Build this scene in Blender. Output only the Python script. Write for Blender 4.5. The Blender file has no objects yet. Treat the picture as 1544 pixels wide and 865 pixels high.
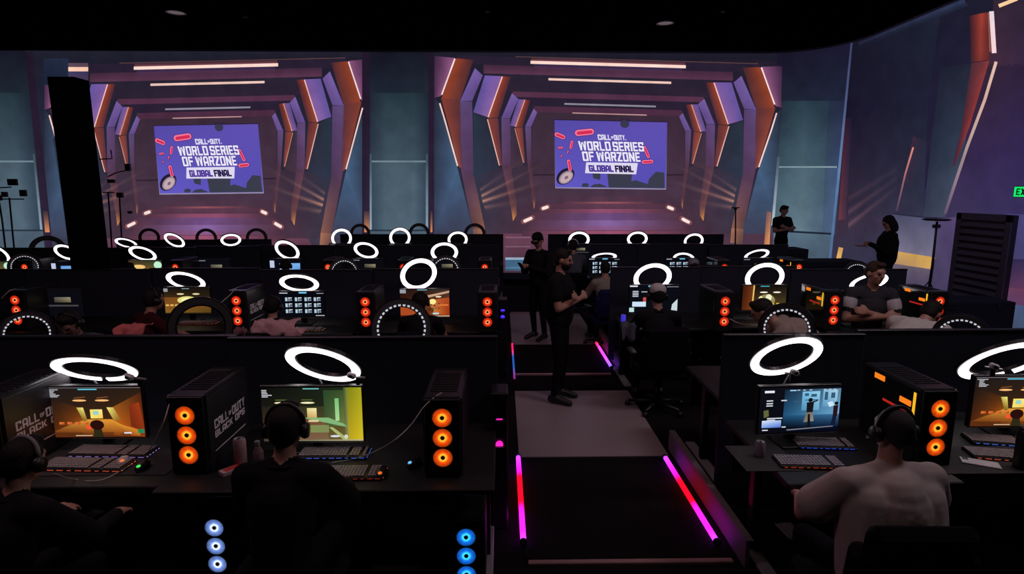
import bpy, bmesh, math, random
import numpy as np
from mathutils import Vector, Matrix

random.seed(7)
SC = bpy.context.scene
COL = SC.collection
# ------------------------------------------------------------------ camera, world, exposure
F = 877.0
CAM = Vector((0.0, 0.0, 2.35))
PITCH, YAW = math.radians(9.45), math.radians(0.98)
cd = bpy.data.cameras.new('camera'); cam = bpy.data.objects.new('camera', cd); COL.objects.link(cam)
cam.location = CAM; cam.rotation_euler = (math.pi/2-PITCH, 0, -YAW)
cd.sensor_width = 36.0; cd.lens = F/1544*36.0; cd.clip_start = 0.05; cd.clip_end = 200
SC.camera = cam
w = bpy.data.worlds.new('world'); SC.world = w; w.use_nodes = True
w.node_tree.nodes['Background'].inputs[0].default_value = (0.25, 0.25, 0.5, 1)
w.node_tree.nodes['Background'].inputs[1].default_value = 0.02
SC.view_settings.view_transform = 'Standard'; SC.view_settings.look = 'None'
SC.view_settings.exposure = 0.0; SC.view_settings.gamma = 1.0; SC.view_settings.use_curve_mapping = False
SC.cycles.max_bounces = 6; SC.cycles.diffuse_bounces = 3; SC.cycles.sample_clamp_indirect = 4.0
SC.cycles.use_denoising = True
# added unseen fill lights that brighten the players and the aisle
def area(name, loc, size, power, color, aim):
    l = bpy.data.lights.new(name, 'AREA'); l.shape = 'RECTANGLE'; l.size, l.size_y = size; l.energy = power; l.color = color
    o = bpy.data.objects.new(name, l); COL.objects.link(o); o.location = loc
    o.rotation_euler = (Vector(aim)-Vector(loc)).to_track_quat('-Z', 'Y').to_euler(); return o
area('added_fill_light', (1.0, 5.2, 5.8), (1.6, 3.4), 26.0, (1.0, 0.62, 0.6), (0.95, 6.0, 0))
area('added_fill_light', (2.8, 0.3, 5.8), (2.0, 1.0), 6.5, (1.0, 0.78, 0.80), (2.0, 3.2, 1))
area('added_fill_light', (4.6, 3.4, 5.8), (2.0, 1.0), 80.0, (0.95, 0.78, 0.86), (4.3, 6.5, 1.1))
area('added_fill_light', (-3.4, 2.6, 5.8), (2.5, 1.0), 46.0, (1.0, 0.62, 0.72), (-3.2, 5.5, 1.0))

cF = Vector((math.sin(YAW)*math.cos(PITCH), math.cos(YAW)*math.cos(PITCH), -math.sin(PITCH)))
cR = Vector((math.cos(YAW), -math.sin(YAW), 0)); cU = cR.cross(cF)
def ray(px, py): return cF + cR*((px-772)/F) - cU*((py-432.5)/F)
def P(px, py, zc): return CAM + ray(px, py)*zc
def PZ(px, py, z): r = ray(px, py); return CAM + r*((z-CAM.z)/r.z)
def PY(px, py, y): r = ray(px, py); return CAM + r*((y-CAM.y)/r.y)

# ------------------------------------------------------------------ materials
def lin(c):
    c = c/255.0
    return c/12.92 if c <= 0.04045 else ((c+0.055)/1.055)**2.4
def L(rgb): return tuple(lin(c) for c in rgb[:3])
MATS = {}
def mat(name, rgb=(20, 20, 20), rough=0.6, metal=0.0, noise=0.0, nscale=30.0, bump=0.0, emit=None, estr=0.0, linear=None, spec=0.5, alpha=None):
    if name in MATS: return MATS[name]
    m = bpy.data.materials.new(name); m.use_nodes = True; nt = m.node_tree; b = nt.nodes['Principled BSDF']
    col = tuple(linear) if linear else L(rgb)
    b.inputs['Base Color'].default_value = (*col, 1); b.inputs['Roughness'].default_value = rough; b.inputs['Metallic'].default_value = metal
    b.inputs['Specular IOR Level'].default_value = spec
    if noise or bump:
        tc = nt.nodes.new('ShaderNodeTexCoord'); n = nt.nodes.new('ShaderNodeTexNoise'); n.inputs['Scale'].default_value = nscale; n.inputs['Detail'].default_value = 4
        nt.links.new(tc.outputs['Object'], n.inputs['Vector'])
        if noise:
            r = nt.nodes.new('ShaderNodeMapRange'); r.inputs['To Min'].default_value = 1-noise; r.inputs['To Max'].default_value = 1+noise
            nt.links.new(n.outputs['Fac'], r.inputs['Value'])
            x = nt.nodes.new('ShaderNodeVectorMath'); x.operation = 'SCALE'; x.inputs[0].default_value = col
            nt.links.new(r.outputs[0], x.inputs['Scale']); nt.links.new(x.outputs[0], b.inputs['Base Color'])
        if bump:
            bp = nt.nodes.new('ShaderNodeBump'); bp.inputs['Strength'].default_value = bump; bp.inputs['Distance'].default_value = 0.01
            nt.links.new(n.outputs['Fac'], bp.inputs['Height']); nt.links.new(bp.outputs[0], b.inputs['Normal'])
    if emit: b.inputs['Emission Color'].default_value = (*L(emit), 1); b.inputs['Emission Strength'].default_value = estr
    if alpha is not None: b.inputs['Alpha'].default_value = alpha
    MATS[name] = m; return m
BLACK = mat('black_laminate', linear=(0.006, 0.006, 0.008), rough=0.55, noise=0.3)
CLOTHB = mat('black_fabric', linear=(0.006, 0.006, 0.009), rough=0.95, noise=0.4, nscale=90, bump=0.3, spec=0.15)
PLAST = mat('black_plastic', linear=(0.014, 0.014, 0.016), rough=0.38, noise=0.2)
PANEL = mat('divider_felt', linear=(0.022, 0.026, 0.042), rough=0.9, noise=0.35, nscale=60, bump=0.2, spec=0.2)
STEEL = mat('dark_steel', linear=(0.06, 0.06, 0.065), rough=0.4, metal=0.8, noise=0.2)
ALU = mat('aluminium', linear=(0.5, 0.48, 0.48), rough=0.35, metal=0.6, noise=0.1)
GREY = mat('grey_plastic', linear=(0.25, 0.25, 0.27), rough=0.5, noise=0.1)
WHITEP = mat('white_plastic', linear=(0.7, 0.7, 0.72), rough=0.4, noise=0.05)
KEYS = mat('keycaps', linear=(0.34, 0.31, 0.33), rough=0.5, noise=0.3, nscale=80)
SKIN = mat('skin', linear=(0.50, 0.26, 0.19), rough=0.55, noise=0.1, nscale=20, bump=0.05)
HAIR = mat('dark_hair', linear=(0.012, 0.009, 0.008), rough=0.7, noise=0.5, nscale=120, bump=0.5, spec=0.3)
TEEB = mat('black_tee', linear=(0.012, 0.012, 0.015), rough=0.95, noise=0.3, nscale=40, bump=0.4, spec=0.1)
TEET = mat('tan_tee', linear=(0.50, 0.42, 0.41), rough=0.95, noise=0.10, nscale=14, bump=0.35, spec=0.1)
TEEW = mat('white_tee', linear=(0.62, 0.58, 0.56), rough=0.95, noise=0.08, nscale=25, bump=0.6, spec=0.1)
TEEG = mat('grey_shirt', linear=(0.10, 0.11, 0.14), rough=0.95, noise=0.1, nscale=25, bump=0.4, spec=0.1)
BEIGE = mat('beige_hoodie', linear=(0.30, 0.26, 0.22), rough=0.95, noise=0.1, nscale=25, bump=0.5, spec=0.1)
JEANS = mat('dark_trousers', linear=(0.008, 0.008, 0.012), rough=0.95, noise=0.3, nscale=50, bump=0.3, spec=0.1)
SHOE = mat('black_shoe', linear=(0.01, 0.01, 0.01), rough=0.5, noise=0.2)
EYE = mat('eye_dark', linear=(0.03, 0.02, 0.02), rough=0.2, noise=0.1)
CAPW = mat('white_cap', linear=(0.55, 0.52, 0.52), rough=0.9, noise=0.08, nscale=30, bump=0.3, spec=0.1)
BLUEC = mat('blue_seat_fabric', linear=(0.012, 0.014, 0.07), rough=0.9, noise=0.2, nscale=50, bump=0.2, spec=0.2)
REDLIT = mat('red_lit_cloth', linear=(0.75, 0.20, 0.19), rough=0.95, noise=0.1, nscale=30, bump=0.5, spec=0.1)  # white T-shirt cloth, the red light on it put into the colour
PINKCL = mat('pink_cloth', linear=(0.65, 0.40, 0.42), rough=0.95, noise=0.1, nscale=30, bump=0.5, spec=0.1)
CEIL = mat('ceiling_black', linear=(0.0015, 0.0015, 0.002), rough=0.95, noise=0.3, spec=0.0)
PAINTD = mat('dark_wall_paint', linear=(0.006, 0.006, 0.010), rough=0.9, noise=0.2, nscale=4, spec=0.1)

def emis(name, rgb, s=1.0, linear=None, back=True):
    if name in MATS: return MATS[name]
    m = bpy.data.materials.new(name); m.use_nodes = True; nt = m.node_tree; nt.nodes.clear()
    o = nt.nodes.new('ShaderNodeOutputMaterial'); e = nt.nodes.new('ShaderNodeEmission')
    e.inputs[0].default_value = (*(linear or L(rgb)), 1); e.inputs[1].default_value = s
    nt.links.new(e.outputs[0], o.inputs[0]); MATS[name] = m; return m
RINGM = emis('ring_diffuser', (255, 246, 250), 3.2)
RINGF = emis('ring_diffuser_far', (255, 244, 252), 2.2)
DASH = emis('led_dash', (215, 215, 225), 0.8)
def attr_emis(name, add=False, noise=0.0, nscale=3.0, s=1.0):
    m = bpy.data.materials.new(name); m.use_nodes = True; nt = m.node_tree; nt.nodes.clear()
    o = nt.nodes.new('ShaderNodeOutputMaterial'); e = nt.nodes.new('ShaderNodeEmission'); a = nt.nodes.new('ShaderNodeAttribute'); a.attribute_name = 'col'
    e.inputs[1].default_value = s
    src = a.outputs['Color']
    if noise:
        tc = nt.nodes.new('ShaderNodeTexCoord'); n = nt.nodes.new('ShaderNodeTexNoise'); n.inputs['Scale'].default_value = nscale; n.inputs['Detail'].default_value = 6
        nt.links.new(tc.outputs['Object'], n.inputs['Vector'])
        r = nt.nodes.new('ShaderNodeMapRange'); r.inputs['From Min'].default_value = 0.25; r.inputs['From Max'].default_value = 0.75
        r.inputs['To Min'].default_value = 1-noise; r.inputs['To Max'].default_value = 1+noise
        nt.links.new(n.outputs['Fac'], r.inputs['Value'])
        x = nt.nodes.new('ShaderNodeVectorMath'); x.operation = 'SCALE'; nt.links.new(src, x.inputs[0]); nt.links.new(r.outputs[0], x.inputs['Scale']); src = x.outputs[0]
    nt.links.new(src, e.inputs[0])
    if add:
        t = nt.nodes.new('ShaderNodeBsdfTransparent'); s_ = nt.nodes.new('ShaderNodeAddShader')
        nt.links.new(e.outputs[0], s_.inputs[0]); nt.links.new(t.outputs[0], s_.inputs[1]); nt.links.new(s_.outputs[0], o.inputs[0])
    else: nt.links.new(e.outputs[0], o.inputs[0])
    return m
LED = attr_emis('led_picture', noise=0.16, nscale=2.2)
LEDADD = attr_emis('led_glow_picture', add=True)
SCREEN = attr_emis('monitor_picture')
TUBEM = attr_emis('colour_tube', s=1.0)

def fan_mat(name, inner, outer, s):
    m = bpy.data.materials.new(name); m.use_nodes = True; nt = m.node_tree; nt.nodes.clear()
    N = nt.nodes.new; K = nt.links.new
    o = N('ShaderNodeOutputMaterial'); e = N('ShaderNodeEmission'); tc = N('ShaderNodeTexCoord')
    sp = N('ShaderNodeVectorMath'); sp.operation = 'MULTIPLY'; sp.inputs[1].default_value = (1/0.055, 0, 1/0.055); K(tc.outputs['Object'], sp.inputs[0])
    ln = N('ShaderNodeVectorMath'); ln.operation = 'LENGTH'; K(sp.outputs[0], ln.inputs[0])
    cr = N('ShaderNodeValToRGB'); el = cr.color_ramp.elements
    el[0].position = 0.20; el[0].color = (0.004, 0.002, 0.002, 1); el[1].position = 0.27; el[1].color = (*L(inner), 1)
    for p, c in ((0.38, inner), (0.55, outer), (0.97, tuple(v*0.6 for v in outer)), (1.0, (0, 0, 0))):
        q = el.new(p); q.color = (*L(c), 1)
    K(ln.outputs['Value'], cr.inputs[0])
    v = N('ShaderNodeTexVoronoi'); v.inputs['Scale'].default_value = 130; v.inputs['Randomness'].default_value = 0.0
    rot = N('ShaderNodeMapping'); rot.inputs['Rotation'].default_value = (0, 0.785, 0); K(tc.outputs['Object'], rot.inputs[0]); K(rot.outputs[0], v.inputs['Vector'])
    mr = N('ShaderNodeMapRange'); mr.inputs['From Min'].default_value = 0.30; mr.inputs['From Max'].default_value = 0.52; mr.inputs['To Min'].default_value = 1.35; mr.inputs['To Max'].default_value = 0.12
    K(v.outputs['Distance'], mr.inputs['Value'])
    x = N('ShaderNodeVectorMath'); x.operation = 'SCALE'; K(cr.outputs[0], x.inputs[0]); K(mr.outputs[0], x.inputs['Scale'])
    K(x.outputs[0], e.inputs[0]); e.inputs[1].default_value = s; K(e.outputs[0], o.inputs[0]); return m
FANO = fan_mat('orange_fan_glow', (255, 180, 50), (240, 78, 12), 1.5)
FANR = fan_mat('red_fan_glow', (255, 150, 90), (235, 45, 20), 1.5)
FANW = fan_mat('white_fan_glow', (225, 240, 255), (110, 140, 215), 1.6)
FANB = fan_mat('blue_fan_glow', (60, 210, 255), (20, 110, 225), 1.6)

# ------------------------------------------------------------------ mesh helpers
class MB:
    def __init__(s): s.v, s.f, s.m = [], [], []
    def add(s, vs, fs, mi=0):
        b = len(s.v); s.v += [tuple(v) for v in vs]; s.f += [tuple(b+i for i in f) for f in fs]; s.m += [mi]*len(fs); return s
    def box(s, c, d, M=None, mi=0, bev=0.0):
        x, y, z = (q/2 for q in d)
        if bev > 0:
            b = min(bev, x*0.9, y*0.9, z*0.9); vs = []
            for sx in (-1, 1):
                for sy in (-1, 1):
                    for sz in (-1, 1):
                        vs += [(sx*(x-b), sy*(y-b), sz*z), (sx*(x-b), sy*y, sz*(z-b)), (sx*x, sy*(y-b), sz*(z-b))]
            bm = bmesh.new(); [bm.verts.new(v) for v in vs]; bmesh.ops.convex_hull(bm, input=bm.verts); bm.verts.ensure_lookup_table()
            bm.verts.index_update(); V = [v.co.copy() for v in bm.verts]; Fs = [[v.index for v in f.verts] for f in bm.faces]; bm.free()
        else:
            V = [Vector((a*x, b_*y, c_*z)) for a in (-1, 1) for b_ in (-1, 1) for c_ in (-1, 1)]
            Fs = [(0, 1, 3, 2), (4, 6, 7, 5), (0, 4, 5, 1), (2, 3, 7, 6), (0, 2, 6, 4), (1, 5, 7, 3)]
        if M is not None: V = [M @ v for v in V]
        c = Vector(c); return s.add([v+c for v in V], Fs, mi)
    def tube(s, pts, r, n=8, mi=0, closed=False):
        pts = [Vector(p) for p in pts]; k = len(pts); rs = r if isinstance(r, (list, tuple)) else [r]*k; rings = []; up = None
        for i, p in enumerate(pts):
            a = pts[(i-1) % k] if (closed or i > 0) else p; b = pts[(i+1) % k] if (closed or i < k-1) else p
            t = (b-a).normalized()
            if up is None: up = t.orthogonal().normalized()
            u = (up - t*up.dot(t)).normalized(); up = u; v_ = t.cross(u)
            rings.append([p + (u*math.cos(2*math.pi*j/n) + v_*math.sin(2*math.pi*j/n))*rs[i] for j in range(n)])
        V = [q for rg in rings for q in rg]; Fs = []
        for i in range(k if closed else k-1):
            i2 = (i+1) % k
            for j in range(n): Fs.append((i*n+j, i*n+(j+1) % n, i2*n+(j+1) % n, i2*n+j))
        if not closed: Fs += [tuple(range(n-1, -1, -1)), tuple((k-1)*n+j for j in range(n))]
        return s.add(V, Fs, mi)
    def cyl(s, p0, p1, r, n=16, mi=0, r1=None): return s.tube([p0, p1], [r, r if r1 is None else r1], n, mi)
    def lathe(s, prof, c=(0, 0, 0), n=20, M=None, mi=0):
        V = []; Fs = []; k = len(prof)
        for r, z in prof:
            for j in range(n): V.append(Vector((r*math.cos(2*math.pi*j/n), r*math.sin(2*math.pi*j/n), z)))
        for i in range(k-1):
            for j in range(n): Fs.append((i*n+j, i*n+(j+1) % n, (i+1)*n+(j+1) % n, (i+1)*n+j))
        if M is not None: V = [M @ v for v in V]
        c = Vector(c); return s.add([v+c for v in V], Fs, mi)
    def annulus(s, r0, r1, z0, z1, n=48, M=None, a0=0.0, a1=2*math.pi, c=(0, 0, 0), mi=0):
        full = abs(a1-a0-2*math.pi) < 1e-6; k = n if full else n+1; V = []; Fs = []
        for j in range(k):
            a = a0+(a1-a0)*j/n
            for r, z in ((r0, z0), (r1, z0), (r1, z1), (r0, z1)): V.append(Vector((r*math.cos(a), r*math.sin(a), z)))
        for j in range(n):
            a, b = j*4, ((j+1) % k)*4
            for q in range(4): Fs.append((a+q, a+(q+1) % 4, b+(q+1) % 4, b+q))
        if not full: Fs += [(0, 3, 2, 1), tuple((k-1)*4+q for q in range(4))]
        if M is not None: V = [M @ v for v in V]
        c = Vector(c); return s.add([v+c for v in V], Fs, mi)
    def ell(s, c, r, n=14, m=9, M=None, mi=0):
        V = [Vector((0, 0, r[2]))]
        for i in range(1, m):
            t = math.pi*i/m
            for j in range(n): V.append(Vector((r[0]*math.sin(t)*math.cos(2*math.pi*j/n), r[1]*math.sin(t)*math.sin(2*math.pi*j/n), r[2]*math.cos(t))))
        V.append(Vector((0, 0, -r[2]))); Fs = []
        for j in range(n): Fs += [(0, 1+j, 1+(j+1) % n), (len(V)-1, 1+(m-2)*n+(j+1) % n, 1+(m-2)*n+j)]
        for i in range(m-2):
            for j in range(n): Fs.append((1+i*n+j, 1+(i+1)*n+j, 1+(i+1)*n+(j+1) % n, 1+i*n+(j+1) % n))
        if M is not None: V = [M @ v for v in V]
        c = Vector(c); return s.add([v+c for v in V], Fs, mi)
    def mesh(s, name, mats, smooth=False, origin=None):
        me = bpy.data.meshes.new(name); o = origin
        V = s.v if o is None else [(a-o[0], b-o[1], c-o[2]) for a, b, c in s.v]
        me.from_pydata(V, [], s.f)
        for m in (mats if isinstance(mats, (list, tuple)) else [mats]): me.materials.append(m)
        if any(s.m): me.polygons.foreach_set('material_index', s.m)
        if smooth: me.polygons.foreach_set('use_smooth', [True]*len(me.polygons))
        me.update(); return me
def link(name, data, parent=None, loc=(0, 0, 0), rot=(0, 0, 0)):
    o = bpy.data.objects.new(name, data); COL.objects.link(o); o.location = loc; o.rotation_euler = rot
    if parent: o.parent = parent
    return o
def tag(o, label=None, cat=None, group=None, kind=None):
    if label: o['label'] = label
    if cat: o['category'] = cat
    if group: o['group'] = group
    if kind: o['kind'] = kind
    return o
def thing(name, label, cat, loc=(0, 0, 0), rz=0.0, group=None):
    return tag(link(name, None, None, loc, (0, 0, rz)), label, cat, group)
def part(name, mb, m, parent, smooth=False, loc=(0, 0, 0), rot=(0, 0, 0), kind=None, label=None):
    me = mb.mesh(name, m, smooth) if isinstance(mb, MB) else mb
    return tag(link(name, me, parent, loc, rot), label=label, kind=kind)
def wpart(name, mb, m, parent, smooth=False, kind=None, label=None):      # verts given in world space, root has only a location
    return part(name, mb.mesh(name, m, smooth, origin=tuple(parent.location)), m, parent, kind=kind, label=label)
def structure(name, mb, m): return tag(link(name, mb.mesh(name, m)), kind='structure')

# ---- heavy block lettering, each letter from straight cut strokes in a unit cell (y down)
def _glyph(ch):
    q, t, c = 0.31, 0.185, 0.07
    Lf, Rt, Tp, Bt = [(0, c), (c, 0), (q, 0), (q, 1), (c, 1), (0, 1-c)], [(1-q, 0), (1-c, 0), (1, c), (1, 1-c), (1-c, 1), (1-q, 1)], [(c, 0), (1-c, 0), (1-c, t), (c, t)], [(c, 1-t), (1-c, 1-t), (1-c, 1), (c, 1)]
    LF, TF_, BF = R4_(0, 0, q, 1), R4_(0, 0, 1, t), R4_(0, 1-t, 1, 1); M = R4_(0, .5-t/2, .94, .5+t/2); RU = [(1-q, 0), (1-c, 0), (1, c), (1, .5), (.93, .56), (1-q, .56)]; RD = [(1-q, .44), (.93, .44), (1, .5), (1, 1-c), (1-c, 1), (1-q, 1)]
    G = {'O': (1, [Lf, Rt, Tp, Bt]), 'D': (1, [LF, Rt, R4_(0, 0, 1-c, t), R4_(0, 1-t, 1-c, 1)]), 'R': (1, [LF, RU, R4_(0, 0, 1-c, t), M, [(.42, .5), (.76, .5), (1, 1), (.66, 1)]]), 'L': (.86, [LF, BF]),
         'S': (1, [[(0, c), (c, 0), (q, 0), (q, .56), (.07, .56), (0, .5)], Tp, R4_(.05, .5-t/2, .95, .5+t/2), RD, Bt, R4_(1-q, 0, 1, .3), R4_(0, .7, q, 1)]), 'E': (.86, [LF, TF_, R4_(0, .5-t/2, .9, .5+t/2), BF]), 'F': (.86, [LF, TF_, R4_(0, .5-t/2, .9, .5+t/2)]), 'I': (.33, [R4_(0, 0, 1, 1)]),
         'A': (1, [[(0, .2), (.2, 0), (q, 0), (q, 1), (0, 1)], [(1-q, 0), (.8, 0), (1, .2), (1, 1), (1-q, 1)], R4_(.2, 0, .8, t), R4_(0, .55, 1, .55+t)]), 'Z': (.95, [TF_, BF, [(1-q*1.3, t*.9), (1, t*.9), (q*1.3, 1-t*.9), (0, 1-t*.9)]]), 'N': (1.08, [LF, R4_(1-q, 0, 1, 1), [(0, 0), (q, 0), (1, 1), (1-q, 1)]]),
         'G': (1, [Lf, Tp, Bt, RD, R4_(.5, .44, 1, .44+t), R4_(1-q, 0, .97, .3)]), 'B': (1, [LF, RU, RD, R4_(0, 0, 1-c, t), M, R4_(0, 1-t, 1-c, 1)]), 'C': (1, [Lf, Tp, Bt, R4_(1-q, 0, .98, .34), R4_(1-q, .66, .98, 1)]), 'U': (1, [Lf, Rt, Bt]), 'T': (.92, [TF_, R4_(.5-q/2, 0, .5+q/2, 1)]),
         'Y': (1, [[(0, 0), (.33, 0), (.5+q/2, .56), (.5-q/2, .56)], [(.67, 0), (1, 0), (.5+q/2, .56), (.5-q/2, .56)], R4_(.5-q/2, .5, .5+q/2, 1)]), 'K': (1, [LF, [(.68, 0), (1, 0), (.52, .56), (.2, .56)], [(.25, .44), (.55, .44), (1, 1), (.68, 1)]]), 'P': (1, [LF, RU, R4_(0, 0, 1-c, t), M]), 'X': (1, [[(0, 0), (.36, 0), (1, 1), (.64, 1)], [(.64, 0), (1, 0), (.36, 1), (0, 1)]]),
         'W': (1.42, [[(0, 0), (.23, 0), (.36, 1), (.15, 1)], [(.39, .1), (.5, .1), (.36, 1), (.18, 1)], [(.5, .1), (.61, .1), (.82, 1), (.64, 1)], [(.77, 0), (1, 0), (.85, 1), (.64, 1)]]), '.': (.3, [R4_(.1, .8, .9, 1)]), ' ': (.5, [])}
    return G[ch]
def R4_(x0, y0, x1, y1): return [(x0, y0), (x1, y0), (x1, y1), (x0, y1)]
def letters(s, off=0.0, grow=0.0):
    V, Fs, x = [], [], 0.0
    for ch in s:
        w_, ps = _glyph(ch); w_ *= 0.62
        for p in ps:
            cx, cy = sum(q[0] for q in p)/len(p), sum(q[1] for q in p)/len(p); b = len(V)
            for u, v in p: V.append((x+u*w_+(grow if u > cx else -grow), v+(grow if v > cy else -grow)))
            Fs.append(tuple(range(b, b+len(p))))
        x += w_+0.085
    V = np.array(V); w_ = x-0.085; V[:, 0] /= w_
    return V, Fs

# ---- flat picture content: coloured polygons mapped onto a screen
class Art:
    def __init__(s, fn): s.fn = fn; s.v, s.f, s.c = [], [], []
    def grid(s, q, cols, layer, nx=4, ny=4, uvmap=None):
        if s.fn.__name__ == 'wall_fn' and max((uvmap(*p) if uvmap else p)[0] for p in q) > 1090:
            xs = [(uvmap(*p) if uvmap else p)[0] for p in q]; nx = max(nx, int((max(xs)-min(xs))/5)+2)
        b = len(s.v)
        for j in range(ny+1):
            for i in range(nx+1):
                a, t = i/nx, j/ny
                W = ((1-a)*(1-t), a*(1-t), a*t, (1-a)*t)
                x = sum(W[k]*q[k][0] for k in range(4)); y = sum(W[k]*q[k][1] for k in range(4))
                if uvmap: x, y = uvmap(x, y)
                s.v.append(tuple(s.fn(x, y, layer))); s.c.append(tuple(lin(sum(W[k]*cols[k][h] for k in range(4))) for h in range(3))+(1,))
        for j in range(ny):
            for i in range(nx):
                p = b+j*(nx+1)+i; s.f.append((p, p+nx+1, p+nx+2, p+1))
    def quad(s, q, c, layer=1, n=4, uvmap=None, ny=None):
        if not isinstance(c[0], (tuple, list)): c = [c]*4
        s.grid(q, c, layer, n, ny or n, uvmap)
    def poly(s, pts, c, layer=1, uvmap=None):
        b = len(s.v)
        for p in pts:
            x, y = uvmap(*p) if uvmap else p
            s.v.append(tuple(s.fn(x, y, layer))); s.c.append((*L(c), 1))
        s.f.append(tuple(range(b+len(pts)-1, b-1, -1)))
    def capsule(s, cx, cy, ln, th, ang, c, layer=1, uvmap=None, n=6):
        a = math.radians(ang); ux, uy = math.cos(a), math.sin(a); r = th/2; h = max(ln/2-r, 0); pts = []
        for k in range(n+1):
            t = -math.pi/2+math.pi*k/n; pts.append((h+r*math.cos(t), r*math.sin(t)))
        for k in range(n+1):
            t = math.pi/2+math.pi*k/n; pts.append((-h+r*math.cos(t), r*math.sin(t)))
        s.poly([(cx+x*ux-y*uy, cy+x*uy+y*ux) for x, y in pts], c, layer, uvmap)
    def ellipse(s, cx, cy, rx, ry, ang, c, layer=1, uvmap=None, n=20):
        a = math.radians(ang)
        s.poly([(cx+rx*math.cos(t)*math.cos(a)-ry*math.sin(t)*math.sin(a), cy+rx*math.cos(t)*math.sin(a)+ry*math.sin(t)*math.cos(a)) for t in [2*math.pi*k/n for k in range(n)]], c, layer, uvmap)
    def text(s, str_, q, c, layer=1, uvmap=None, off=0.0):      # q: 4 corners tl,tr,br,bl
        V, Fs = letters(str_, 0.0, off); b = len(s.v)
        for a, t in V:
            W = ((1-a)*(1-t), a*(1-t), a*t, (1-a)*t)
            x = sum(W[k]*q[k][0] for k in range(4)); y = sum(W[k]*q[k][1] for k in range(4))
            if uvmap: x, y = uvmap(x, y)
            s.v.append(tuple(s.fn(x, y, layer))); s.c.append((*L(c), 1))
        s.f += [tuple(b+i for i in f) for f in Fs]
    def mesh(s, name, m, origin=None):
        me = bpy.data.meshes.new(name); o = origin or (0, 0, 0)
        me.from_pydata([(a-o[0], b-o[1], c-o[2]) for a, b, c in s.v], [], s.f)
        at = me.color_attributes.new('col', 'FLOAT_COLOR', 'POINT'); at.data.foreach_set('color', np.array(s.c, dtype=np.float32).ravel())
        me.materials.append(m); me.update(); return me
def R4(x0, y0, x1, y1): return [(x0, y0), (x1, y0), (x1, y1), (x0, y1)]
# ------------------------------------------------------------------ room shell
WY, WX, AR, ZT = 16.0, 8.7, 1.9, 5.94         # front wall, right wall, corner radius, wall top
AX, AY = WX-AR, WY-AR
def wall_hit(px, py, off=0.0):
    r = ray(px, py); y = WY-off; t = (y-CAM.y)/r.y; p = CAM+r*t
    if p.x <= AX: return p
    # arc
    a = r.x*r.x+r.y*r.y; dx, dy = CAM.x-AX, CAM.y-AY; b = 2*(r.x*dx+r.y*dy); R = AR-off; c = dx*dx+dy*dy-R*R
    D = b*b-4*a*c
    if D > 0:
        t = (-b+math.sqrt(D))/(2*a); p = CAM+r*t
        if p.y >= AY and p.x >= AX: return p
    t = (WX-off-CAM.x)/r.x; return CAM+r*t
def wall_fn(x, y, layer): return wall_hit(x, y, 0.012+0.006*layer)

m = MB()
path = [(-17.0, WY), (AX, WY)]+[(AX+AR*math.sin(t), AY+AR*math.cos(t)) for t in [math.pi/2*k/14 for k in range(1, 15)]]+[(WX, 6.0)]
for (x0, y0), (x1, y1) in zip(path, path[1:]):
    d = Vector((x1-x0, y1-y0, 0)).normalized(); n = Vector((-d.y, d.x, 0))*0.2; n = n if n.dot(Vector((x0, y0-8, 0))) > 0 or n.y > 0 else -n
    a, b = Vector((x0, y0, 0)), Vector((x1, y1, 0)); T = Vector((0, 0, ZT))
    m.add([a, b, b+n, a+n, a+T, b+T, b+n+T, a+n+T], [(0, 1, 5, 4), (2, 3, 7, 6), (1, 2, 6, 5), (3, 0, 4, 7), (4, 5, 6, 7), (0, 3, 2, 1)])
WALL = structure('wall_front', m, PAINTD)
m = MB(); m.box((WX+0.1, 0.0, ZT/2), (0.2, 12.0, ZT)); structure('wall_right', m, PAINTD)
m = MB(); m.box((-17.1, 5.0, ZT/2), (0.2, 22.4, ZT)); structure('wall_left', m, PAINTD)
m = MB(); m.box((-4.2, -6.1, ZT/2), (25.8, 0.2, ZT)); structure('wall_rear', m, PAINTD)
m = MB(); m.box((-4.2, 5.0, ZT+0.15), (26.2, 22.6, 0.3)); structure('ceiling', m, CEIL)
FLOORM = mat('floor_black_carpet', linear=(0.008, 0.007, 0.009), rough=0.95, noise=0.4, nscale=40, bump=0.3, spec=0.1)
m = MB(); m.box((-4.2, 5.0, -0.1), (26.2, 22.6, 0.2)); structure('floor', m, FLOORM)
TRIMM = mat('trim_metal', linear=(0.10, 0.11, 0.15), rough=0.45, metal=0.4, noise=0.1)
m = MB(); tp = [Vector((AX+(AR-0.06)*math.sin(t), AY+(AR-0.06)*math.cos(t), ZT-0.07)) for t in [math.pi/2*k/14 for k in range(15)]]
m.tube([Vector((-16.9, WY-0.06, ZT-0.03))]+[p+Vector((0, 0, 0.04)) for p in tp]+[Vector((WX-0.06, 6.0, ZT-0.03))], 0.03, 8)
structure('trim_1', m, TRIMM)

# ------------------------------------------------------------------ picture shown on the curved LED wall
def put(art, name, m=None, label=None): return tag(link(name, art.mesh(name, m or LED), WALL), label=label)
A = Art(wall_fn)
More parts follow.
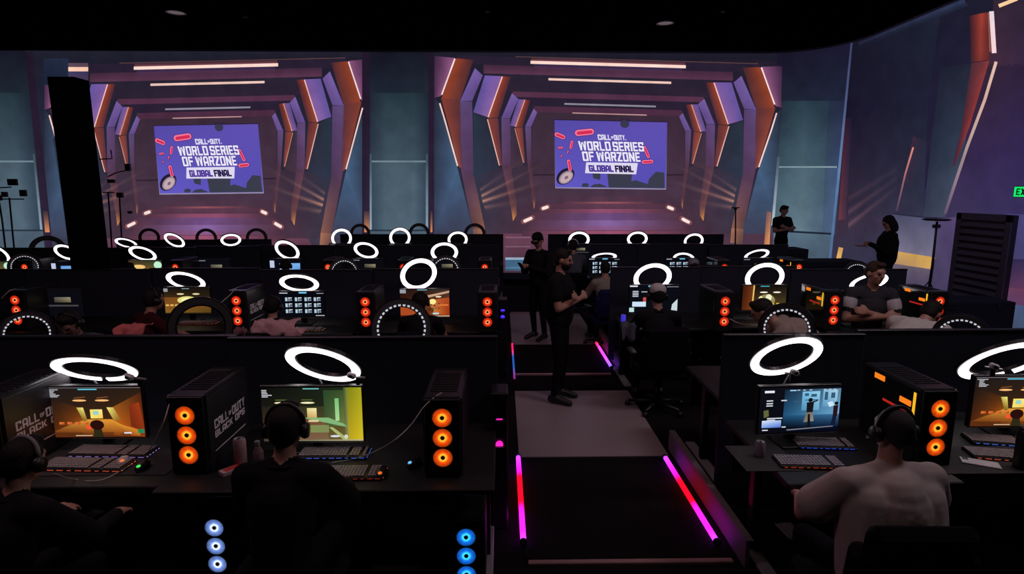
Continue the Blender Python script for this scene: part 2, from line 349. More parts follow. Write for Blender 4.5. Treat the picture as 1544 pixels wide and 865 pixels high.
# header and lowest backdrop, left to right
A.quad(R4(-60, 72, 548, 92), [(34, 34, 48), (34, 34, 48), (32, 28, 42), (28, 30, 44)], 0, 10, ny=2)
A.quad(R4(548, 72, 1172, 92), [(34, 34, 48), (30, 30, 46), (28, 26, 40), (28, 26, 40)], 0, 10, ny=2)
A.quad(R4(-60, 90, 1172, 350), [(28, 30, 46), (34, 28, 44), (58, 46, 66), (40, 50, 66)], 0, 30, ny=8)
A.quad(R4(-60, 350, 1172, 424), [(50, 62, 80), (80, 52, 70), (70, 60, 75), (60, 50, 66)], 0, 30, ny=3)
A.quad([(1172, 70), (1285, 40), (1258, 405), (1172, 410)], [(24, 20, 42), (28, 24, 48), (58, 74, 96), (50, 64, 80)], 0, 16, ny=10)
A.quad([(1285, 40), (1600, -60), (1600, 320), (1262, 260)], [(22, 24, 42), (32, 30, 46), (44, 38, 76), (32, 28, 48)], 0, 24, ny=14)
A.quad([(1262, 260), (1600, 320), (1600, 520), (1250, 420)], [(40, 34, 60), (52, 44, 92), (40, 36, 62), (58, 56, 84)], 0, 24, ny=12)
put(A, 'picture_backdrop')

# the hexagonal tunnel, drawn once and shown twice
def map_right(X, Y):
    k = 1.0 if Y < 190 else max(0.0, 1-(Y-190)/70.0)
    return (917+X, Y+0.029*X*k)
def map_left(X, Y):
    return (310.5+0.93*X, Y+3+min(4.0, (Y-97)*0.03)+(-0.022*X)*max(0.0, 1-max(0, Y-190)/160))
def tunnel(mp):
    A = Art(wall_fn); um = lambda x, y: mp(x, y)
    def Q(pts, c, l=2, n=3, ny=None): A.quad(pts, c, l, n, um, ny)
    def both(pts, c, l=2, n=3, ny=None):
        Q([(-x, y) for x, y in pts], c, l, n, ny)
        c2 = c
        Q([(x, y) for x, y in pts], c2, l, n, ny)
    hw = 228
    Q(R4(-hw, 90, hw, 103), (40, 32, 50), 1, 12, 2); Q(R4(-188, 103, 188, 116), [(66, 40, 60), (66, 40, 60), (88, 52, 76), (88, 52, 76)], 1, 12, 2)
    Q(R4(-160, 116, 160, 142), [(40, 34, 50), (40, 34, 50), (44, 34, 52), (44, 34, 52)], 1, 12, 2); Q(R4(-144, 142, 144, 150), (84, 48, 72), 1, 10, 1)
    Q(R4(-130, 150, 130, 163), (42, 32, 52), 1, 10, 1); Q(R4(-112, 163, 112, 172), (76, 44, 66), 1, 8, 1)
    Q([(-114, 172), (114, 172), (117, 305), (-117, 305)], [(58, 42, 56), (60, 42, 58), (72, 52, 70), (72, 52, 70)], 1, 6, 6)
    Q([(-117, 262.5), (117, 262.5), (117, 264.5), (-117, 264.5)], (46, 32, 46), 2, 4, 1)
    # floor of the tunnel with its light streaks
    Q([(-117, 296), (0, 296), (0, 352), (-165, 352)], [(66, 46, 62), (84, 54, 72), (104, 62, 84), (68, 48, 64)], 1, 8, 5); Q([(0, 296), (117, 296), (165, 352), (0, 352)], [(84, 54, 72), (66, 46, 62), (68, 48, 64), (104, 62, 84)], 1, 8, 5)
    Q([(-165, 352), (165, 352), (210, 424), (-210, 424)], [(104, 62, 82), (104, 62, 82), (66, 48, 62), (66, 48, 62)], 1, 8, 5)
    for y0, y1, wd, c in ((304, 307, 70, (150, 84, 92)), (307, 313, 96, (92, 58, 80)), (315, 321, 100, (150, 80, 112)), (321, 332, 112, (112, 78, 132)), (332, 341, 118, (134, 100, 160)), (341, 347, 122, (140, 92, 140)), (348, 356, 130, (158, 84, 112))):
        mid = tuple(c); ed = (80, 50, 66)
        Q(R4(-wd, y0, 0, y1), [ed, mid, mid, ed], 2, 6, 1); Q(R4(0, y0, wd, y1), [mid, ed, ed, mid], 2, 6, 1)
    # ---- outer frame
    both([(262, 92), (231, 94), (252, 152), (262, 155)], [(60, 38, 66), (140, 84, 124), (150, 90, 130), (74, 46, 74)])
    both([(262, 156), (254, 163), (226, 258), (262, 352)], [(38, 40, 56), (44, 58, 76), (70, 98, 130), (58, 68, 94)], 1, 5, 8)
    both([(262, 352), (226, 258), (202, 352), (262, 353)], [(58, 68, 94), (66, 92, 124), (62, 66, 88), (58, 60, 80)], 1, 5, 8)
    both([(229, 94.5), (203, 96), (223, 157), (251, 155)], [(150, 64, 38), (70, 38, 46), (92, 48, 50), (150, 66, 42)], 2, 4, 6)
    both([(252, 155), (223, 157), (219, 256), (225, 252)], [(128, 58, 46), (88, 48, 54), (90, 50, 62), (150, 76, 62)], 2, 4, 6)
    both([(201, 108.5), (189, 119), (205, 158), (223.4, 159)], [(116, 92, 158), (104, 80, 146), (92, 72, 128), (100, 80, 142)], 2)
    both([(223.4, 159), (205, 159), (203, 262), (222, 256)], [(92, 72, 118), (84, 64, 108), (78, 54, 84), (86, 60, 92)], 2, 3, 6)
    both([(222, 256), (203, 262), (186, 344), (204, 345)], [(86, 60, 88), (76, 54, 80), (140, 92, 78), (92, 64, 66)], 2, 3, 6)
    both([(204, 345), (186, 344), (184, 366), (203, 368)], [(120, 84, 74), (170, 112, 86), (150, 100, 84), (90, 66, 66)], 2, 3, 2)
    # ---- second frame
    both([(186, 119), (159.6, 119.5), (181, 182), (203.4, 175)], [(100, 84, 158), (126, 90, 156), (142, 100, 160), (92, 78, 150)], 2, 4, 4)
    both([(203.4, 176), (181, 184), (164, 254), (203, 266)], [(40, 50, 64), (38, 42, 56), (48, 48, 66), (44, 54, 72)], 2, 4, 5)
    both([(203, 266), (164, 254), (140, 352), (186, 352)], [(48, 52, 70), (56, 46, 64), (70, 50, 66), (62, 52, 68)], 1, 4, 6); both([(164, 254), (117, 250), (117, 352), (140, 352)], [(56, 46, 64), (62, 46, 62), (72, 50, 66), (70, 50, 66)], 1, 4, 6)
    both([(158.6, 119.6), (147, 120), (166, 182), (180, 183)], [(146, 58, 42), (74, 38, 48), (88, 46, 54), (146, 68, 48)], 3, 3, 4)
    both([(181, 184), (166, 183), (160, 250), (164, 250)], [(130, 60, 48), (92, 48, 56), (94, 50, 60), (130, 66, 60)], 3, 3, 4)
    both([(145, 144.5), (135.5, 153), (148, 182.5), (161, 182.5)], [(116, 92, 156), (106, 82, 148), (94, 72, 128), (100, 78, 140)], 3)
    both([(161, 183), (148, 183), (147, 250), (160, 250)], [(96, 72, 118), (88, 64, 108), (82, 56, 82), (88, 60, 90)], 3, 2, 5)
    both([(160, 250), (147, 250), (138, 306), (146.5, 312)], [(88, 58, 78), (80, 52, 70), (86, 56, 66), (104, 64, 64)], 3, 2, 5); both([(146.5, 312), (138, 306), (138, 324), (143.5, 333)], [(104, 64, 64), (86, 56, 66), (120, 76, 64), (230, 150, 84)], 3, 2, 3)
    # ---- third frame
    both([(135.5, 153.5), (125.6, 153.8), (140, 194.6), (148, 193.5)], [(96, 80, 148), (132, 92, 142), (138, 96, 146), (92, 74, 138)], 3)
    both([(148, 194), (140, 196), (127.6, 250), (147, 254)], [(60, 50, 72), (52, 40, 56), (66, 48, 62), (70, 50, 66)], 2, 3, 4)
    both([(125, 153.8), (117.5, 154.8), (129, 195), (138.4, 195)], [(144, 60, 44), (80, 40, 50), (90, 46, 54), (140, 68, 50)], 4)
    both([(139, 196), (129, 195.5), (125.4, 246), (128, 246)], [(152, 68, 52), (108, 56, 60), (110, 58, 64), (150, 78, 66)], 4)
    both([(112.4, 167), (107, 172.4), (116, 194), (125.3, 194)], [(118, 92, 156), (106, 82, 146), (96, 74, 132), (102, 80, 140)], 4)
    both([(125.3, 194.4), (116, 194.4), (116, 244), (122, 244)], [(96, 74, 118), (88, 66, 106), (82, 56, 80), (88, 60, 86)], 4)
    both([(122, 244), (116, 244), (109.5, 296), (114, 300)], [(86, 58, 78), (78, 52, 68), (76, 50, 64), (90, 56, 62)], 4); both([(114, 300), (109.5, 296), (110, 308), (112, 315)], [(90, 56, 62), (76, 50, 64), (110, 68, 66), (210, 132, 84)], 4)
    put(A, 'tunnel_frames')
    # ---- light tubes
    def T(pts, c, wdt, l=5):
        T_ = Art(wall_fn)
        for (x0, y0), (x1, y1) in zip(pts, pts[1:]):
            dx, dy = x1-x0, y1-y0; d = math.hypot(dx, dy); nx, ny = -dy/d*wdt/2, dx/d*wdt/2
            T_.quad([(x0+nx, y0+ny), (x1+nx, y1+ny), (x1-nx, y1-ny), (x0-nx, y0-ny)], c, l, 4, um, 1)
        put(T_, 'light_tube')
    for s in (-1, 1):
        for pts, c, wd in (([(231, 95), (251, 150)], (255, 222, 222), 2.2), ([(254, 163), (227, 251)], (250, 208, 200), 2.2), ([(159.6, 120), (181, 182)], (250, 200, 190), 1.6),
                           ([(182, 185), (164, 250)], (230, 180, 172), 1.5), ([(125.6, 154), (139.6, 195)], (232, 160, 130), 1.3), ([(140.6, 197), (127.6, 246)], (200, 140, 120), 1.2)):
            T([(s*x, y) for x, y in pts], c, wd)
    T([(-117, 97.2), (117, 97.2)], (255, 218, 206), 4.6); T([(-90, 122), (95, 122)], (236, 196, 184), 3.4); T([(-66, 158.4), (72, 158.4)], (140, 136, 150), 2.6); T([(-54, 171.8), (58, 171.8)], (190, 146, 146), 1.6)
    T([(-140, 89.4), (226, 89.4)], (92, 64, 64), 1.2)
    G = Art(wall_fn); mx2 = lambda a, b, f: a+(b-a)*f
    G.quad(R4(-116, 90, 116, 95), [(20, 8, 8), (20, 8, 8), (110, 56, 52), (110, 56, 52)], 6, 4, um, 1); G.quad(R4(-112, 99.6, 112, 108), [(46, 28, 60), (46, 28, 60), (0, 0, 0), (0, 0, 0)], 6, 4, um, 1)
    for s in (-1, 1):
        O = (s*195, 296)
        for (ax, ay), (bx, by), (ex0, ey0), (ex1, ey1), st in (((192, 291), (190, 300), (84, 236), (96, 250), 0.8), ((191, 299), (188, 308), (80, 262), (86, 276), 0.9), ((189, 307), (184, 318), (110, 292), (104, 306), 0.5), ((194, 282), (192, 291), (120, 232), (126, 246), 0.45)):
            c0 = tuple(v*st for v in (214, 146, 118)); c1 = tuple(v*st for v in (150, 96, 84)); mx = lambda a, b: a+(b-a)*0.35
            m0, m1 = (mx(ax, ex0), mx(ay, ey0)), (mx(bx, ex1), mx(by, ey1)); cm = tuple(v*0.55 for v in c0)
            Z = (0, 0, 0); ca, cb = ((ax+bx)/2, (ay+by)/2), ((ex0+ex1)/2, (ey0+ey1)/2)
            for (qx, qy), (rx_, ry_) in (((ax, ay), (ex0, ey0)), ((bx, by), (ex1, ey1))):
                for f0, f1, k0, k1 in ((0, .2, 1, .62), (.2, .5, .62, .34), (.5, 1, .34, 0)):
                    L0 = lambda f: (s*mx2(ca[0], cb[0], f), mx2(ca[1], cb[1], f)); L1 = lambda f: (s*mx2(qx, rx_, f), mx2(qy, ry_, f))
                    G.quad([L0(f0), L0(f1), L1(f1), L1(f0)], [tuple(v*k0 for v in c0), tuple(v*k1 for v in c0), Z, Z], 6, 4, um)
    put(G, 'light_rays', LEDADD)
    for x, y, a, w_ in ((-95, 313, -18, 11), (-121, 331, -24, 15), (94, 313.5, 22, 11), (117, 332.5, 28, 14)):
        S = Art(wall_fn); S.capsule(x, y, w_*1.5, 8, a, (128, 76, 84), 5, um); S.capsule(x, y, w_, 4.6, a, (255, 232, 226), 6, um); put(S, 'floor_spot')
tunnel(map_right); tunnel(map_left)

# pillars
def pillar(xa, xb, xc, xd, top, bot, name='pillar_panel', lean=0.0):
    A = Art(wall_fn)
    def x(v, y): return v+lean*(y-200)
    def V(x0, x1, y0, y1, c, l=3, n=3, ny=5):
        c = [c]*4 if not isinstance(c[0], tuple) else c
        if l == 3: c = [(r*.90, g_*.86, b_*.88) for r, g_, b_ in c]
        A.quad([(x(x0, y0), y0), (x(x1, y0), y0), (x(x1, y1), y1), (x(x0, y1), y1)], c, l, n, ny=ny)
    V(xa, xb, 78, bot, [(38, 26, 46), (34, 26, 44), (58, 50, 76), (46, 38, 60)], 3); V(xc, xd, 78, bot, [(34, 26, 44), (40, 28, 48), (50, 40, 62), (58, 48, 74)], 3)
    V(xb, xc, 76, 140, [(24, 24, 40), (26, 28, 42), (34, 46, 58), (32, 42, 56)], 3); w3 = (xc-xb)/4
    V(xb, xb+w3, 140, 243, [(34, 44, 58), (42, 62, 72), (70, 92, 104), (52, 68, 84)]); V(xb+w3, xc-w3, 140, 243, [(42, 62, 72), (42, 62, 72), (72, 96, 108), (72, 96, 108)]); V(xc-w3, xc, 140, 243, [(42, 62, 72), (32, 44, 58), (48, 64, 80), (72, 96, 108)])
    V(xb+2, xc-2, 242, 244.5, (112, 134, 144), 4, 2, 1)
    V(xb, xb+w3, 244.5, 346, [(54, 76, 90), (80, 104, 116), (86, 112, 124), (56, 78, 96)]); V(xb+w3, xc-w3, 244.5, 346, [(80, 104, 116), (80, 104, 116), (92, 118, 132), (86, 112, 124)]); V(xc-w3, xc, 244.5, 346, [(80, 104, 116), (52, 74, 90), (54, 76, 94), (92, 118, 132)])
    V(xb, xc, 346, 348.5, (40, 52, 66), 4, 2, 1); V(xb, xc, 348.5, bot, [(84, 108, 124), (88, 112, 128), (80, 98, 112), (74, 92, 108)], 3)
    V(xb-0.5, xb+2.5, 232, 346, [(60, 76, 88), (60, 76, 88), (150, 170, 186), (150, 170, 186)], 5, 1); V(xc-4, xc-0.5, 232, 346, [(60, 76, 88), (60, 76, 88), (140, 160, 178), (140, 160, 178)], 5, 1)
    V(xa+3, xb-1, 318, 350, [(60, 48, 60), (60, 48, 60), (220, 138, 92), (220, 138, 92)], 4, 2); V(xc+3, xd-2, 318, 350, [(60, 48, 60), (60, 48, 60), (220, 138, 92), (220, 138, 92)], 4, 2)
    put(A, name)
pillar(546, 558, 646, 654, 78, 424)
pillar(-70, -62, 50, 62, 78, 424, lean=0.10)
A = Art(wall_fn)
def V(q, c, l=3, n=4, ny=6): A.quad(q, c, l, n, ny=ny)
V([(1180, 78), (1283, 60), (1272, 152), (1178, 152)], [(24, 20, 38), (26, 24, 46), (30, 36, 56), (30, 36, 50)])
V([(1180, 152), (1215, 152), (1210, 251), (1172, 251)], [(34, 48, 60), (40, 60, 72), (72, 96, 108), (56, 78, 90)]); V([(1215, 152), (1250, 152), (1244, 251), (1210, 251)], [(40, 60, 72), (36, 50, 66), (58, 78, 94), (72, 96, 108)]); V([(1250, 152), (1276, 152), (1266, 251), (1244, 251)], [(34, 44, 62), (36, 40, 66), (56, 70, 106), (56, 72, 92)])
V([(1172, 252.5), (1210, 252.5), (1207, 349), (1166, 346)], [(62, 84, 98), (80, 104, 116), (96, 120, 132), (84, 108, 120)]); V([(1210, 252.5), (1244, 252.5), (1240, 352), (1207, 349)], [(80, 104, 116), (66, 88, 104), (78, 98, 118), (96, 120, 132)]); V([(1244, 252.5), (1266, 252.5), (1258, 354), (1240, 352)], [(60, 78, 100), (66, 86, 124), (74, 94, 132), (72, 92, 114)])
V([(1172, 250.5), (1262, 250.5), (1262, 252.8), (1172, 252.8)], (128, 150, 160), 4, 8, 1)
V([(1166, 346), (1256, 351), (1256, 354), (1166, 349)], (30, 38, 54), 4, 8, 1); V([(1166, 349), (1256, 354), (1252, 404), (1166, 404)], [(86, 110, 126), (80, 100, 118), (64, 78, 96), (84, 104, 118)], 3)
V([(1283, 60), (1286, 60), (1266, 270), (1262, 270)], [(60, 60, 96), (60, 60, 96), (100, 130, 172), (100, 130, 172)], 5, 1, 8); V([(1262, 270), (1266, 270), (1252, 404), (1248, 404)], [(90, 120, 166), (90, 120, 166), (80, 104, 140), (80, 104, 140)], 5, 1, 8)
V([(1172, 236), (1176, 236), (1167, 340), (1163, 340)], [(70, 86, 100), (70, 86, 100), (184, 198, 210), (184, 198, 210)], 5, 1, 6)
V([(1156, 318), (1163, 320), (1160, 372), (1152, 372)], [(110, 80, 80), (150, 104, 90), (236, 158, 96), (190, 120, 84)], 5, 2)
put(A, 'pillar_panel')
# side picture round the corner
A = Art(wall_fn)
V([(1293, 68), (1452, 2), (1462, 8), (1296, 76)], [(26, 28, 46), (44, 54, 78), (30, 34, 52), (24, 24, 40)], 4, 16, 1); V([(1296, 60), (1450, -6), (1456, 3), (1294, 69)], [(24, 24, 40), (40, 48, 72), (50, 60, 88), (40, 42, 66)], 4, 16, 1)  # blue highlight along the top trim, painted in as emissive bands
V([(1286, 52), (1420, 4), (1400, 150), (1274, 180)], [(22, 22, 38), (30, 34, 50), (30, 32, 50), (26, 22, 42)], 1, 12, 8)
V([(1274, 180), (1400, 150), (1392, 330), (1262, 330)], [(28, 23, 43), (30, 32, 50), (50, 52, 74), (52, 42, 60)], 1, 12, 8)
V([(1262, 330), (1345, 322), (1345, 400), (1254, 404)], [(60, 44, 62), (56, 50, 72), (50, 50, 72), (52, 52, 74)], 1, 8, 6)
V([(1274, 180), (1284, 176), (1276, 330), (1264, 332)], [(52, 24, 42), (34, 28, 50), (66, 48, 70), (110, 56, 66)], 2, 2, 8)
V([(1418, 100), (1468, 96), (1456, 215), (1404, 215)], [(31, 33, 50), (33, 36, 52), (50, 64, 82), (36, 42, 60)], 2); V([(1404, 215), (1456, 215), (1425, 327), (1392, 327)], [(36, 42, 60), (50, 64, 82), (66, 74, 94), (54, 58, 80)], 2)
V([(1345, 322), (1414, 330), (1410, 388), (1348, 378)], [(74, 74, 100), (84, 82, 110), (116, 112, 138), (112, 108, 130)], 3); V([(1348, 378), (1410, 388), (1406, 406), (1346, 397)], [(196, 156, 92), (206, 160, 80), (216, 168, 96), (170, 132, 100)], 4); V([(1346, 397), (1406, 406), (1404, 440), (1340, 425)], [(110, 96, 110), (100, 90, 108), (70, 62, 92), (70, 62, 86)], 3)
V([(1345, 321), (1414, 329), (1414, 331), (1345, 323)], (40, 40, 62), 5, 4, 1)
V([(1414, 240), (1600, 240), (1600, 330), (1414, 400)], [(52, 40, 72), (52, 42, 90), (58, 48, 100), (66, 60, 90)], 1, 10, 8); V([(1470, 96), (1600, 96), (1600, 240), (1425, 240)], [(54, 36, 52), (38, 31, 60), (52, 42, 90), (54, 40, 74)], 1, 10, 8); V([(1498, 0), (1600, -40), (1600, 100), (1490, 100)], [(52, 38, 54), (36, 32, 48), (44, 36, 70), (66, 42, 60)], 1, 6, 6)
V([(1462, 24), (1480, 20), (1478, 92), (1464, 94)], [(60, 28, 40), (160, 62, 50), (130, 52, 46), (60, 32, 42)], 4); V([(1480, 20), (1494, 18), (1492, 90), (1478, 92)], [(160, 62, 50), (96, 36, 44), (90, 40, 44), (130, 52, 46)], 4)
V([(1465, 95), (1492, 91), (1462, 190), (1450, 190)], [(74, 40, 50), (134, 58, 60), (150, 54, 52), (70, 40, 56)], 4); V([(1450, 190), (1462, 190), (1440, 250), (1436, 250)], [(70, 40, 56), (150, 54, 52), (90, 44, 58), (60, 42, 66)], 4)
V([(1410, 330), (1450, 326), (1440, 490), (1402, 470)], [(82, 70, 106), (80, 66, 110), (62, 54, 84), (64, 58, 84)], 3)
V([(1518, 322), (1600, 326), (1600, 392), (1515, 390)], [(70, 64, 112), (88, 82, 140), (84, 80, 128), (60, 56, 96)], 3); V([(1512, 390), (1600, 392), (1600, 440), (1506, 436)], [(46, 40, 74), (48, 40, 80), (110, 60, 92), (90, 56, 88)], 3)
V([(1500, 432), (1600, 440), (1600, 466), (1494, 456)], [(104, 62, 92), (120, 64, 96), (110, 66, 104), (84, 58, 92)], 4); V([(1494, 456), (1600, 466), (1600, 512), (1485, 494)], [(70, 84, 120), (72, 90, 124), (78, 100, 124), (60, 66, 94)], 4)
put(A, 'side_picture')
def wtube(pts, c, wd, name='light_tube'):
    T_ = Art(wall_fn)
    for i, ((x0, y0), (x1, y1)) in enumerate(zip(pts, pts[1:])):
        dx, dy = x1-x0, y1-y0; d = math.hypot(dx, dy); nx, ny = -dy/d*wd/2, dx/d*wd/2; c0, c1 = c[i], c[i+1]
        T_.quad([(x0+nx, y0+ny), (x1+nx, y1+ny), (x1-nx, y1-ny), (x0-nx, y0-ny)], [c0, c1, c1, c0], 6, 10, ny=1)
    put(T_, name)
wtube([(1495, 17), (1499, 80)], [(236, 220, 226), (246, 210, 214)], 7); wtube([(1490.5, 19), (1493, 78)], [(140, 84, 74), (150, 90, 80)], 2.5)
wtube([(1506, 9), (1534, -2)], [(250, 206, 156), (252, 210, 160)], 5.5)
wtube([(1502, 93), (1485, 150), (1458, 222), (1425, 322)], [(226, 190, 176), (216, 176, 160), (176, 150, 150), (100, 84, 110)], 4.6)
wtube([(1377, 222), (1365, 262), (1352, 318)], [(226, 140, 126), (170, 112, 118), (76, 60, 86)], 2.6)
wtube([(1264, 392), (1268, 373)], [(232, 176, 96), (210, 160, 96)], 7, 'lamp_glow')
G = Art(wall_fn)
for i, st in enumerate((1, .8, .5)):
    y0, y1 = 340-20*i, 282-14*i
    for sg in (-1, 1): G.quad([(1279, y0), (1352, y1), (1354, y1+sg*6), (1279, y0+sg*8)], [tuple(v*st for v in (92, 60, 62)), (24, 14, 18), (0, 0, 0), (0, 0, 0)], 7, 6)
G.quad([(1377, 205), (1400, 215), (1376, 290), (1362, 270)], [(46, 14, 20), (0, 0, 0), (0, 0, 0), (40, 12, 18)], 7, 4); put(G, 'light_rays', LEDADD)
A = Art(lambda y, z, l: (WX-0.012-0.006*l, y, z)); ye = wall_hit(1598, 250, 0.012).y+0.03; A.quad([(ye, ZT-0.05), (5.0, ZT-0.05), (5.0, 2.4), (ye, 2.4)], [(30, 28, 44), (24, 24, 40), (34, 30, 56), (46, 40, 82)], 0, 6); A.quad([(ye, 2.4), (5.0, 2.4), (5.0, 0.02), (ye, 0.02)], [(46, 40, 82), (34, 30, 56), (30, 28, 44), (56, 60, 88)], 0, 6); put(A, 'side_picture')
# picture bits left of and above the black pillar
A = Art(wall_fn); A.quad(R4(66, 88, 103, 128), [(34, 40, 62), (36, 44, 66), (26, 36, 56), (24, 34, 54)], 7, 2); A.quad(R4(103, 95, 133, 101), (92, 70, 84), 7, 2); A.quad(R4(103, 101, 133, 107.5), (250, 200, 176), 7, 2); A.quad(R4(103, 107.5, 133, 128), [(60, 60, 96), (58, 54, 90), (84, 56, 80), (84, 56, 80)], 7, 2)
A.quad([(80, 210), (98, 190), (112, 360), (104, 372)], [(40, 46, 68), (44, 52, 76), (62, 84, 122), (64, 80, 112)], 3, 3); put(A, 'pillar_panel')
# stripes of the lit stage edge, seen down the aisle
A = Art(wall_fn)
for y0, y1, c in ((357, 358.5, (132, 96, 116)), (358.5, 371, (98, 62, 80)), (371, 372.5, (128, 94, 112)), (388, 391.5, (150, 170, 190)), (391.5, 402, (62, 98, 128)), (402, 405, (80, 116, 140)), (405, 408, (60, 90, 116))):
    A.quad(R4(762, y0, 800, y1), c, 5, 2, ny=1)
put(A, 'stage_stripes')

# ---- the event card shown in both tunnels
def card(qd):
    def um(cx, cy):
        a, t = (cx-105)/1130.0, (cy-75)/675.0; W = ((1-a)*(1-t), a*(1-t), a*t, (1-a)*t)
        return (sum(W[k]*qd[k][0] for k in range(4)), sum(W[k]*qd[k][1] for k in range(4)))
    root = Art(wall_fn); root.quad(R4(100, 66, 1240, 762), [(40, 32, 60), (40, 32, 60), (150, 140, 170), (150, 140, 170)], 3, 4, um)
    base = put(root, 'event_screen', label='purple event title screen with white lettering')
    def sub(a, name, label=None): return tag(link(name, a.mesh(name, SCREEN), base), label=label)
    a = Art(wall_fn); a.quad(R4(105, 75, 1235, 750), [(84, 72, 164), (96, 80, 176), (84, 76, 176), (98, 90, 196)], 4, 8, um)
    a.ellipse(810, 98, 46, 42, 0, (58, 56, 78), 5, um, 16); a.quad(R4(760, 50, 860, 74), (44, 34, 64), 5, 1, um)
    for pts in ([(635, 605), (890, 605), (882, 682), (925, 668), (1050, 708), (1062, 655), (1132, 580), (1218, 588), (1225, 748), (650, 748)], [(484, 605), (566, 605), (560, 672), (490, 655)], [(372, 730), (385, 708), (428, 706), (446, 722), (440, 744), (378, 744)], [(462, 738), (500, 716), (560, 710), (630, 740), (625, 746), (466, 746)]):
        a.poly(pts, (58, 60, 76), 5, um)
    sub(a, 'screen_artwork')
    t = Art(wall_fn); t.ellipse(206, 640, 104, 72, -38, (34, 28, 52), 5, um); t.ellipse(212, 650, 84, 54, -38, (150, 132, 150), 6, um); t.ellipse(214, 652, 70, 42, -38, (196, 170, 176), 7, um); t.ellipse(216, 652, 22, 14, -38, (120, 100, 120), 8, um)
    sub(t, 'wheel_artwork')
    for cx, cy, ln, th, an in ((405, 192, 196, 62, -7), (158, 232, 112, 44, 22), (272, 320, 84, 28, -78), (162, 352, 54, 20, -4), (236, 394, 36, 13, -80), (172, 435, 26, 13, -50), (1032, 380, 130, 32, 66), (1045, 480, 118, 38, -5), (248, 528, 118, 34, 80)):
        c = Art(wall_fn); c.capsule(cx, cy, ln+12, th+12, an, (70, 40, 130), 5, um); c.capsule(cx, cy, ln, th, an, (240, 120, 150), 6, um); c.capsule(cx+2, cy+2, ln*0.82, th*0.52, an, (214, 44, 84), 7, um); sub(c, 'capsule_artwork')
    b = Art(wall_fn); b.quad([(420, 495), (946, 495), (930, 610), (408, 605)], (222, 216, 240), 8, 2, um); sub(b, 'label_box')
    for s_, q, c, off in (('CALL', (540, 212, 668, 266), (228, 222, 246), 0.05), ('OF', (674, 228, 698, 250), (228, 222, 246), 0.03), ('DUTY.', (702, 214, 822, 264), (228, 222, 246), 0.05), ('WORLD', (346, 282, 668, 376), (236, 230, 250), 0.075), ('SERIES', (690, 282, 1004, 376), (236, 230, 250), 0.075),
                          ('OF', (382, 386, 500, 482), (236, 230, 250), 0.075), ('WARZONE', (526, 386, 968, 482), (236, 230, 250), 0.075), ('GLOBAL', (448, 524, 696, 588), (74, 50, 150), 0.055), ('FINAL', (716, 524, 900, 588), (34, 20, 70), 0.055)):
        sl = (q[3]-q[1])*0.08
        if len(s_) > 1 and q[3]-q[1] > 30:
            sh = Art(wall_fn); k = 7
            if q[1] < 500:
                sh.text(s_, [(q[0]-sl, q[1]), (q[2]-sl, q[1]), (q[2]+sl, q[3]), (q[0]+sl, q[3])], (60, 44, 140), 9, um, 0.05); sub(sh, 'letter_shadow')
        t = Art(wall_fn); t.text(s_, [(q[0]-sl, q[1]), (q[2]-sl, q[1]), (q[2]+sl, q[3]), (q[0]+sl, q[3])], c, 10, um, 0.035 if q[1] > 500 else (0.02 if q[1] < 260 else 0.0)); sub(t, 'lettering')
card([(836, 181), (1006, 184.5), (1003.5, 284), (838, 282)])
card([(232, 190), (389, 187), (397, 289.5), (241, 291.5)])

# ------------------------------------------------------------------ floor of the aisle
VINYL = mat('pale_vinyl', linear=(0.30, 0.25, 0.27), rough=0.42, noise=0.12, nscale=2.5)
AXL, AXR = 0.13, 1.50
def slab(name, x0, x1, y0, y1, z0, z1, m, label, cat):
    b = MB(); b.box((0, 0, (z1-z0)/2), (x1-x0, y1-y0, z1-z0), bev=0.006); return tag(link(name, b.mesh(name, m), None, ((x0+x1)/2, (y0+y1)/2, z0)), label, cat)
structure('floor_panel', MB().box((AXL/2+AXR/2, 5.72, 0.004), (AXR-AXL-0.03, 1.72, 0.008)), VINYL)
structure('floor_panel', MB().box((AXL/2+AXR/2, 9.85, 0.004), (AXR-AXL-0.03, 2.3, 0.008)), VINYL)
slab('aisle_mat', AXL, AXR+0.02, 3.40, 4.84, 0.0, 0.012, FLOORM, 'black carpeted ramp between the long coloured light tubes in the aisle', 'ramp')
slab('aisle_mat', AXL, AXR+0.02, 7.24, 8.66, 0.0, 0.012, FLOORM, 'black carpeted ramp farther up the aisle where the dark dressed men stand', 'ramp')
NOSM = mat('nosing_metal', linear=(0.42, 0.24, 0.25), rough=0.4, metal=0.2, noise=0.1)
def nosing(x0, x1, y, label, w_=0.035):
    b = MB(); b.box((0, 0, 0.0), (x1-x0, w_, 0.02), bev=0.004); b.box((0, -w_/2, -0.004), (x1-x0, 0.006, 0.016)); o = tag(link('step_nosing', b.mesh('step_nosing', NOSM), None, ((x0+x1)/2, y, 0.012)), label, 'step edge', 'aluminium step edges'); return o
nosing(0.16, 1.47, PZ(930, 849, 0).y, 'metal step edge across the front of the nearest aisle ramp')
nosing(0.16, 1.40, PZ(850, 565, 0).y, 'metal step edge across the second aisle ramp by the front man')
nosing(0.16, 0.95, PZ(800, 472, 0).y, 'metal step edge at the far end of the aisle by the phone man', 0.05)
nosing(PZ(560, 858, 0).x, PZ(674, 858, 0).x, PZ(600, 858, 0).y, 'short metal step edge under the front left desks beside the blue lit computer')
nosing(PZ(200, 858, 0).x, PZ(292, 858, 0).x, PZ(230, 858, 0).y, 'short metal step edge under the front left desks beside the white lit computer')

